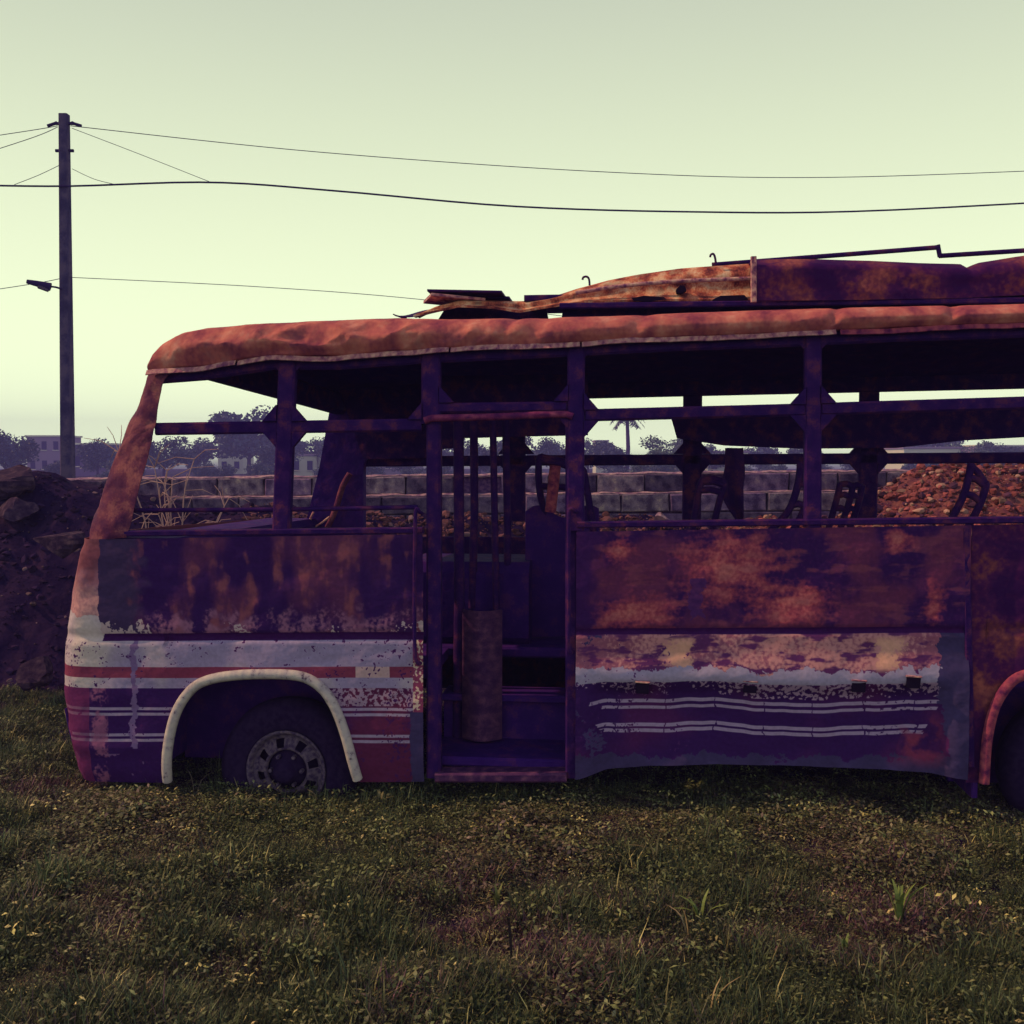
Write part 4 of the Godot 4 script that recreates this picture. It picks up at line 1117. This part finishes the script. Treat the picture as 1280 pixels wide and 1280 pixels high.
	var bot: Array = [Vector2(-0.591, 2.488), Vector2(-0.478, 2.509), Vector2(-0.343, 2.537), Vector2(-0.141, 2.526), Vector2(-0.008, 2.502), Vector2(0.124, 2.522), Vector2(0.300, 2.545), Vector2(0.475, 2.551), Vector2(0.648, 2.552), Vector2(0.864, 2.549), Vector2(1.243, 2.543)]
	st = begin(0)
	var rk := noise(118, 2.4, 3)
	sheet(st, 90, 12, func(u, v):
		var x: float = lerpf(top[0].x, top[-1].x, u)
		var y := lerpf(poly_at(bot, x), poly_at(top, x), v)
		return Vector3(x, y, -0.42 - 0.16 * v - 0.03 * sin(v * PI * 2.0) + rk.get_noise_2d(x * 0.5, v * 0.3) * 0.02), 0.012)
	obj("carrier_side_sheet", st, M.rack_sheet, bus)
	var ribs := begin(0)
	var line := []
	for i in 30:
		var x: float = lerpf(Vector3(0.300, 2.588, -0.500).x, top[-1].x, i / 29.0)
		line.append(Vector3(x, lerpf(poly_at(bot, x), poly_at(top, x), 0.52), -0.44))
	tube(ribs, line, 0.012, 6)
	obj("carrier_rib", ribs, M.lip, bus)
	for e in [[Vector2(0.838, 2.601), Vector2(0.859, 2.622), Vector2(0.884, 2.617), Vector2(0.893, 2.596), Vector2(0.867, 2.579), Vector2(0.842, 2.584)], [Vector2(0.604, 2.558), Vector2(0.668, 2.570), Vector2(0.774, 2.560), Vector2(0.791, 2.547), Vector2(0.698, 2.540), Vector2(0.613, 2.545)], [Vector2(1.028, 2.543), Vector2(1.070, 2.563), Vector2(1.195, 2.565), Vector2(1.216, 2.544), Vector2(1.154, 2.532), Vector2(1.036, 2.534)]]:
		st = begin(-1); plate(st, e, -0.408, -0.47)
		obj("rust_hole_plate", st, M.hole_shade, bus)  # nothing cut through: dark plate painted with the shade of a hole
	var btop: Array = [Vector2(1.236, 2.758), Vector2(1.418, 2.759), Vector2(1.562, 2.756), Vector2(1.847, 2.742), Vector2(2.089, 2.725), Vector2(2.309, 2.716), Vector2(2.345, 2.695), Vector2(2.388, 2.719), Vector2(2.604, 2.751)]
	btop.append(Vector2(4.0, 2.86))
	var bbot: Array = [Vector2(1.239, 2.528), Vector2(1.647, 2.522), Vector2(2.293, 2.524), Vector2(2.610, 2.535)]
	bbot.append(Vector2(4.0, 2.58))
	st = begin(0)
	sheet(st, 90, 14, func(u, v):
		var x: float = lerpf(btop[0].x, btop[-1].x, u)
		var y := lerpf(poly_at(bbot, x), poly_at(btop, x), min(v / 0.86, 1.0))
		var z: float = -0.36 - 0.10 * ss(0.65, 0.86, v) - (v - 0.86) / 0.14 * 0.35 * (1.0 if v > 0.86 else 0.0)
		return Vector3(x, y, z + rk.get_noise_2d(x * 0.5 + 9, v * 0.4) * 0.03 * sin(min(1.0, v) * PI)), 0.01)
	obj("carrier_box_side", st, M.rack_box, bus)
	st = begin(-1)
	bar(st, Vector3(1.236, 2.516, -0.345), Vector3(1.235, 2.755, -0.360), 0.03, 0.025, Vector3.BACK)
	obj("carrier_box_edge", st, M.lip, bus)
	st = begin(-1)
	bar(st, Vector3(0.014, 2.582, -0.750), Vector3(2.781, 2.582, -0.750), 0.5, 0.035)
	bar(st, Vector3(0.215, 2.526, -0.450), Vector3(2.642, 2.507, -0.380), 0.06, 0.03)
	obj("carrier_floor", st, M.frame, bus)
	st = begin(-1)
	plate(st, [Vector2(-0.541, 2.444), Vector2(-0.466, 2.562), Vector2(-0.261, 2.582), Vector2(-0.030, 2.565), Vector2(0.071, 2.577), Vector2(0.117, 2.576), Vector2(0.145, 2.435)], -0.72, -0.75)
	plate(st, [Vector2(0.207, 2.428), Vector2(0.225, 2.543), Vector2(0.474, 2.557), Vector2(1.260, 2.554), Vector2(2.725, 2.556), Vector2(2.728, 2.416), Vector2(1.261, 2.414)], -0.60, -0.63)
	obj("dark_gap_plate", st, M.frame, bus)  # added dark plates standing in for the shaded gap beneath the carrier
	for x in [-0.2, 0.7, 1.6, 2.5, 3.4]:
		st = begin(-1)
		bar(st, Vector3(x, 2.40 + 0.035 * x, -0.6), Vector3(x, 2.50 + 0.03 * x, -0.6), 0.04, 0.04, Vector3.BACK)
		obj("carrier_foot", st, M.frame, bus)
	for e in [[Vector3(1.043, 2.765, -0.620), Vector3(2.248, 2.835, -0.620)], [Vector3(2.240, 2.848, -0.620), Vector3(2.253, 2.784, -0.620)], [Vector3(2.249, 2.789, -0.620), Vector3(2.767, 2.812, -0.620)]]:
		st = begin(0)
		tube(st, [e[0], e[0].lerp(e[1], 0.5), e[1]], 0.013, 8)
		obj("carrier_rail", st, M.frame, bus)
	for e in [[Vector2(0.374, 2.648), Vector2(0.370, 2.683), Vector2(0.357, 2.696), Vector2(0.339, 2.692), Vector2(0.335, 2.679)], [Vector2(1.055, 2.757), Vector2(1.050, 2.787), Vector2(1.041, 2.805), Vector2(1.028, 2.801), Vector2(1.024, 2.788)]]:
		st = begin(0)
		var hk := []
		for p in curve(e, 12): hk.append(Vector3(p.x, p.y, -0.52))
		tube(st, hk, 0.0065, 6)
		obj("lashing_hook", st, M.frame, bus)
	# loose plates at the front of the carrier
	st = begin(0)
	sheet(st, 16, 8, func(u, v):
		var a: float = (u - 0.5) * 2.0
		return Vector3(-0.591, 2.540, -0.550) + Vector3(a * 0.14, (v - 0.5) * 0.075 * sqrt(max(0.02, 1.0 - a * a)) + 0.02 * a, -0.3 * v), 0.006)
	obj("loose_plate", st, M.frame, bus)
	for e in [[Vector3(-0.518, 2.626, -0.600), Vector3(-0.104, 2.611, -0.600), 0.012], [Vector3(-0.508, 2.622, -0.750), Vector3(-0.079, 2.602, -0.750), 0.014], [Vector3(-0.536, 2.597, -0.550), Vector3(-0.251, 2.580, -0.650), 0.016]]:
		st = begin(-1)
		bar(st, e[0], e[1], 0.3, e[2])
		obj("loose_plate", st, M.frame if e[2] < 0.015 else M.lip, bus)

# ---------------------------------------------------------------- pole and wires
func make_pole():
	var foot: Vector3 = Vector3(-8.04, 1.02, -13.30)
	foot.y = GROUND
	var top: Vector3 = Vector3(-7.94, 7.79, -13.30)
	var p := thing("utility_pole", "tall square concrete utility pole behind the block wall carrying several wires", "utility pole", foot)
	var st := begin(-1)
	var up := top - foot
	st.set_smooth_group(-1)
	var r0 := []; var r1 := []
	for c in [[-1, 1], [1, 1], [1, -1], [-1, -1]]:
		for s in [[1.0, 0.8], [0.8, 1.0]] if c[0] * c[1] > 0 else [[0.8, 1.0], [1.0, 0.8]]:
			r0.append(Vector3(c[0] * s[0] * 0.11, -0.2, c[1] * s[1] * 0.11)); r1.append(up + Vector3(c[0] * s[0] * 0.076, 0, c[1] * s[1] * 0.076))
	for lst in [r0, r1]: lst.sort_custom(func(a, b): return atan2(a.z - lst_mid(lst).z, a.x - lst_mid(lst).x) > atan2(b.z - lst_mid(lst).z, b.x - lst_mid(lst).x))
	for k in 8:
		quad(st, r0[k], r0[(k + 1) % 8], r1[(k + 1) % 8], r1[k])
	for k in range(1, 7): tri(st, r1[0], r1[k], r1[k + 1])
	obj("shaft", st, M.pole, p)
	for e in [[0.99, 0.05], [0.93, 0.035]]:
		st = begin(-1)
		bar(st, up * e[0] + Vector3(-0.16, -0.08, 0), up * e[0] + Vector3(0.16, -0.08, 0), 0.05, 0.05)
		obj("crossarm_bolt", st, M.wire, p)
	for s in [-1, 1]:
		st = begin(0)
		tube(st, [up + Vector3(s * 0.13, -0.14, 0), up + Vector3(s * 0.17, -0.16, 0), up + Vector3(s * 0.30, -0.2, 0)], 0.028, 7)
		obj("insulator", st, M.wire, p)
	# lamp on its arm
	var l0: Vector3 = Vector3(-8.01, 4.71, -13.20) - foot; var l1: Vector3 = Vector3(-8.14, 4.72, -13.00) - foot; var l2: Vector3 = Vector3(-8.49, 4.79, -12.90) - foot
	st = begin(0); tube(st, [l0, l0.lerp(l1, 0.5) + Vector3(0, 0.01, 0), l1], 0.018, 6)
	obj("lamp_arm", st, M.wire, p)
	st = begin(0)
	tube(st, curve([l1 + Vector3(0.02, -0.01, 0), l1.lerp(l2, 0.25), l1.lerp(l2, 0.7), l2], 10), 0.075, 8, 0.035)
	obj("lamp_head", st, M.wire, p)
	st = begin(-1)
	bar(st, l1 + Vector3(-0.02, -0.07, 0), l1.lerp(l2, 0.5) + Vector3(0, -0.05, 0), 0.12, 0.05)
	obj("lamp_glass", st, M.rim, p)
	# wires: [points, thickness, label]
	var T := "power_line"
	for e in [[[Vector3(-7.83, 7.59, -13.30), Vector3(-3.45, 7.19, -13.50), Vector3(1.75, 6.92, -13.80), Vector3(5.91, 6.88, -14.00), Vector3(11.75, 7.19, -14.40)], 0.007, "thin top wire running from the pole head across the sky"],
			[[Vector3(-9.75, 6.46, -12.90), Vector3(-7.93, 6.51, -13.20), Vector3(-5.41, 6.63, -13.40), Vector3(-3.18, 6.53, -13.60), Vector3(0.00, 6.33, -13.90), Vector3(3.29, 6.30, -14.20), Vector3(6.64, 6.36, -14.40), Vector3(12.07, 6.75, -14.90)], 0.017, "thick twisted cable bundle slung past the pole across the sky"],
			[[Vector3(-7.87, 4.93, -13.30), Vector3(-4.63, 4.80, -13.50), Vector3(-1.77, 4.64, -13.90), Vector3(1.81, 4.28, -14.30)], 0.0065, "low thin wire running from the pole down behind the bus roof"],
			[[Vector3(-7.81, 7.55, -13.30), Vector3(-6.63, 7.11, -13.35), Vector3(-5.41, 6.64, -13.40)], 0.0055, "slanting stay wire from the pole head down to the cable bundle"],
			[[Vector3(-7.82, 6.84, -13.30), Vector3(-7.43, 6.66, -13.30), Vector3(-7.03, 6.56, -13.30)], 0.0055, "short tie wire from mid pole to the cable bundle"],
			[[Vector3(-8.06, 7.59, -13.30), Vector3(-8.43, 7.45, -13.10), Vector3(-9.57, 7.09, -12.60)], 0.0065, "upper wire leaving the pole head away from the bus"],
			[[Vector3(-8.06, 7.57, -13.30), Vector3(-8.43, 7.32, -13.10), Vector3(-9.58, 6.73, -12.60)], 0.0065, "lower wire leaving the pole head away from the bus"],
			[[Vector3(-8.05, 6.90, -13.30), Vector3(-8.38, 6.70, -13.20), Vector3(-8.76, 6.51, -13.10)], 0.0055, "short slanting wire between pole and cable away from the bus"],
			[[Vector3(-8.07, 4.91, -13.30), Vector3(-8.49, 4.78, -13.10), Vector3(-9.64, 4.49, -12.60)], 0.0065, "wire leaving the pole beside the street lamp"]]:
		st = begin(0)
		tube(st, curve(e[0], 40), e[1], 6)
		tag(obj(T, st, M.wire), e[2], "wire", "wires on the pole")

func lst_mid(l: Array) -> Vector3:
	var s := Vector3.ZERO
	for p in l: s += p
	return s / l.size()

# ---------------------------------------------------------------- bare bush
func make_bush():
	var foot: Vector3 = Vector3(-2.93, 1.05, -3.60)
	foot.y = bank_height(foot.x, foot.z) - 0.03
	var b := thing("bare_bush", "leafless twiggy bush in front of the block wall", "bush", foot)
	var r := RandomNumberGenerator.new(); r.seed = 33
	for k in 9:
		var st := begin(0)
		var a := r.randf() * TAU
		var h := r.randf_range(0.9, 1.6)
		var lean := Vector3(cos(a) * r.randf_range(0.15, 0.6), 0, sin(a) * 0.3)
		var pts := [Vector3(cos(a) * 0.05, 0, sin(a) * 0.05)]
		for i in range(1, 6):
			var t := i / 5.0
			pts.append(lean * t + Vector3(r.randf_range(-0.04, 0.04), h * t, r.randf_range(-0.04, 0.04)))
		tube(st, curve(pts, 12), 0.011, 5, 0.004)
		for q in 9:
			var i := r.randi_range(2, 5)
			var p: Vector3 = pts[i]
			var d := Vector3(r.randf_range(-1, 1), r.randf_range(-0.2, 0.9), r.randf_range(-0.6, 0.6)).normalized() * r.randf_range(0.15, 0.4)
			tube(st, [p, p + d * 0.5 + Vector3(0, 0.02, 0), p + d + Vector3(r.randf_range(-0.03, 0.03), -0.03, 0)], 0.0045, 4, 0.002)
		obj("stem", st, M.twig, b)

# ---------------------------------------------------------------- grass
func tuft(sd: int, blades: int, height: float, width: float, lean: float, broad: bool) -> ArrayMesh:
	var st := begin(-1)
	var r := RandomNumberGenerator.new(); r.seed = sd
	for k in blades:
		var a := r.randf() * TAU
		var d := Vector3(cos(a), 0, sin(a)); var s := Vector3(-sin(a), 0, cos(a))
		var o := Vector3(r.randf_range(-0.05, 0.05), 0, r.randf_range(-0.05, 0.05))
		var h := height * r.randf_range(0.45, 1.0); var l := lean * r.randf_range(0.2, 1.0)
		var g := r.randf_range(0.7, 1.3)
		st.set_color(Color(g, g * r.randf_range(0.9, 1.08), g * r.randf_range(0.85, 1.1)))
		if broad:
			# small oval leaf on a short stalk, held at its own angle
			var c := o + Vector3(0, h, 0) + d * l
			var n := Vector3(r.randf_range(-0.8, 0.8), 1, r.randf_range(-0.8, 0.8)).normalized()
			var e1 := n.cross(s).normalized() * width * r.randf_range(1.0, 1.8); var e2 := n.cross(e1).normalized() * width * 0.6
			tri(st, c - e1, c + e2, c); tri(st, c - e1, c, c - e2)
			tri(st, c, c + e2, c + e1 - n * width * 0.4); tri(st, c, c + e1 - n * width * 0.4, c - e2)
		else:
			var m := o + Vector3(0, h * 0.6, 0) + d * l * 0.4
			var tip := o + Vector3(0, h, 0) + d * l
			quad(st, o - s * width, o + s * width, m + s * width * 0.7, m - s * width * 0.7)
			tri(st, m - s * width * 0.7, m + s * width * 0.7, tip)
	st.generate_normals()
	return st.commit()

func make_grass():
	var patch := noise(121, 0.55, 3); var fine := noise(122, 2.4, 3)
	var green := Color(0.062, 0.082, 0.046); var dry := Color(0.13, 0.058, 0.105); var straw := Color(0.44, 0.38, 0.19); var weed := Color(0.15, 0.165, 0.085)
	var kinds := [["field_grass", tuft(131, 18, 0.066, 0.0022, 0.06, false), "short grass covering the field in front of the bus"],
		["field_grass", tuft(132, 12, 0.11, 0.0020, 0.08, false), "taller grass blades standing in the field"],
		["creeping_weed", tuft(133, 18, 0.055, 0.0062, 0.05, true), "small leaved creeping weeds matted over the field"],
		["dry_litter", tuft(134, 12, 0.035, 0.0042, 0.075, false), "brown dried stalks and leaf litter in the field"]]
	var X := [[], [], [], []]; var C := [[], [], [], []]
	var n_all := 150000
	for i in n_all:
		var z: float = 3.3 - 8.3 * pow(rng.randf(), 1.7)
		var half := (5.2 - z) * 0.56 + 0.6
		var x := rng.randf_range(-half, half)
		if z < -0.35 and x > -2.5 + (-z) * 0.1: 
			if rng.randf() < 0.85: continue
		if bank_height(x, z) > GROUND + 0.25: continue
		var p := patch.get_noise_2d(x, z) + fine.get_noise_2d(x, z) * 0.5
		var front := ss(-0.2, 0.9, z)       # leafy weeds crowd the strip along the bus, grass takes over further out
		var k := 0
		var q := rng.randf()
		var broad := lerpf(0.62, 0.2, ss(0.3, 1.3, z)) if x > -2.3 else 0.15
		if q < broad: k = 2
		elif p > 0.1: k = 3 if q < broad + 0.36 else 0
		else: k = 1 if q > 0.8 else 0
		var s: float = rng.randf_range(0.65, 1.25) * maxf(0.55, 1.0 + 0.9 * fine.get_noise_2d(x * 0.7 + 40, z * 0.7))
		if k == 2: s *= 1.15
		X[k].append(Transform3D(Basis(Vector3.UP, rng.randf() * TAU).scaled(Vector3(s, s * rng.randf_range(0.7, 1.3), s)), Vector3(x, GROUND - 0.012 + swell.get_noise_2d(x * 4, z * 4) * 0.05, z)))
		var c := green.lerp(dry, ss(0.0, 0.42, p + rng.randf_range(-0.25, 0.25)))
		if k == 2: c = weed.lerp(c, rng.randf() * 0.7)
		if k == 3: c = dry.lerp(straw, rng.randf() * 0.8)
		if rng.randf() < 0.035: c = straw
		C[k].append(c * (0.35 + 1.7 * pow(rng.randf(), 2.0)))
	for k in 4:
		var o := scatter(kinds[k][0], kinds[k][1], M.leaf, X[k], C[k])
		tag(o, kinds[k][2], "grass" if k < 2 else ("weeds" if k == 2 else "litter"))

func weed_plant(at: Vector3, n: int, h: float, col: Color, label: String, called := "tall_weed", wide := 0.007):
	var w := thing(called, label, "weed", at)
	var r := RandomNumberGenerator.new(); r.seed = int(absf(at.x) * 1000) + n
	for k in n:
		var st := begin(0)
		st.set_color(col * r.randf_range(0.8, 1.2))
		var a := r.randf() * TAU
		var d := Vector3(cos(a), 0, sin(a)) * h * r.randf_range(0.2, 0.7); var s := Vector3(-sin(a), 0, cos(a))
		var hh := h * r.randf_range(0.6, 1.0)
		var pts := curve([Vector3.ZERO, d * 0.35 + Vector3(0, hh * 0.65, 0), d + Vector3(0, hh * r.randf_range(0.75, 1.05), 0)], 6)
		for i in 6:
			var w0: float = wide * (1.0 - pow(absf(i / 6.0 - 0.35) * 1.4, 2)); var w1: float = wide * max(0.02, 1.0 - pow(absf((i + 1) / 6.0 - 0.35) * 1.5, 2))
			quad(st, pts[i] - s * w0, pts[i] + s * w0, pts[i + 1] + s * w1, pts[i + 1] - s * w1)
		obj("blade", st, M.leaf, w)

func make_weeds():
	var lime := Color(0.16, 0.21, 0.07); var straw := Color(0.32, 0.24, 0.16); var dk := Color(0.03, 0.025, 0.035)
	weed_plant(Vector3(0.73, -0.12, 1.32), 7, 0.17, lime, "bright green sprout with a bent leaf in brown grass", "tall_weed", 0.007)
	weed_plant(Vector3(1.50, -0.12, 1.32), 11, 0.2, lime, "clump of bright green upright blades in the grass", "tall_weed", 0.008)
	weed_plant(Vector3(-0.06, -0.12, 1.14), 8, 0.10, Color(0.15, 0.16, 0.06), "small yellow green rosette of grass beside a dark stalk", "tall_weed", 0.006)
	weed_plant(Vector3(1.22, -0.12, 1.54), 5, 0.10, lime, "small pair of green blades near dark hollow in grass", "tall_weed", 0.006)
	weed_plant(Vector3(0.00, -0.12, 1.66), 1, 0.34, dk, "single dark bare stalk standing in the grass", "dry_stalk", 0.005)
	weed_plant(Vector3(0.64, -0.12, 0.73), 3, 0.24, straw, "thin straw coloured stalks rising among creeping weeds", "dry_stalk", 0.004)
	weed_plant(Vector3(0.66, -0.12, 1.48), 2, 0.2, straw, "pale leaning stalk below the bright green sprout", "dry_stalk", 0.004)
	weed_plant(Vector3(0.64, -0.12, 1.97), 2, 0.16, straw, "pale upright dry stalk at the near edge of the field", "dry_stalk", 0.004)
	weed_plant(Vector3(-0.68, -0.12, 0.01), 4, 0.14, Color(0.2, 0.17, 0.1), "leafy weed stem growing behind the front wheel", "tall_weed", 0.009)
	weed_plant(Vector3(-1.01, -0.12, -0.07), 3, 0.13, Color(0.26, 0.2, 0.14), "short pale weed growing in front of the wheel rim", "tall_weed", 0.008)
	weed_plant(Vector3(-1.69, -0.12, -0.17), 2, 0.2, Color(0.18, 0.14, 0.14), "thin slanting stalk under the wheel arch", "dry_stalk", 0.003)
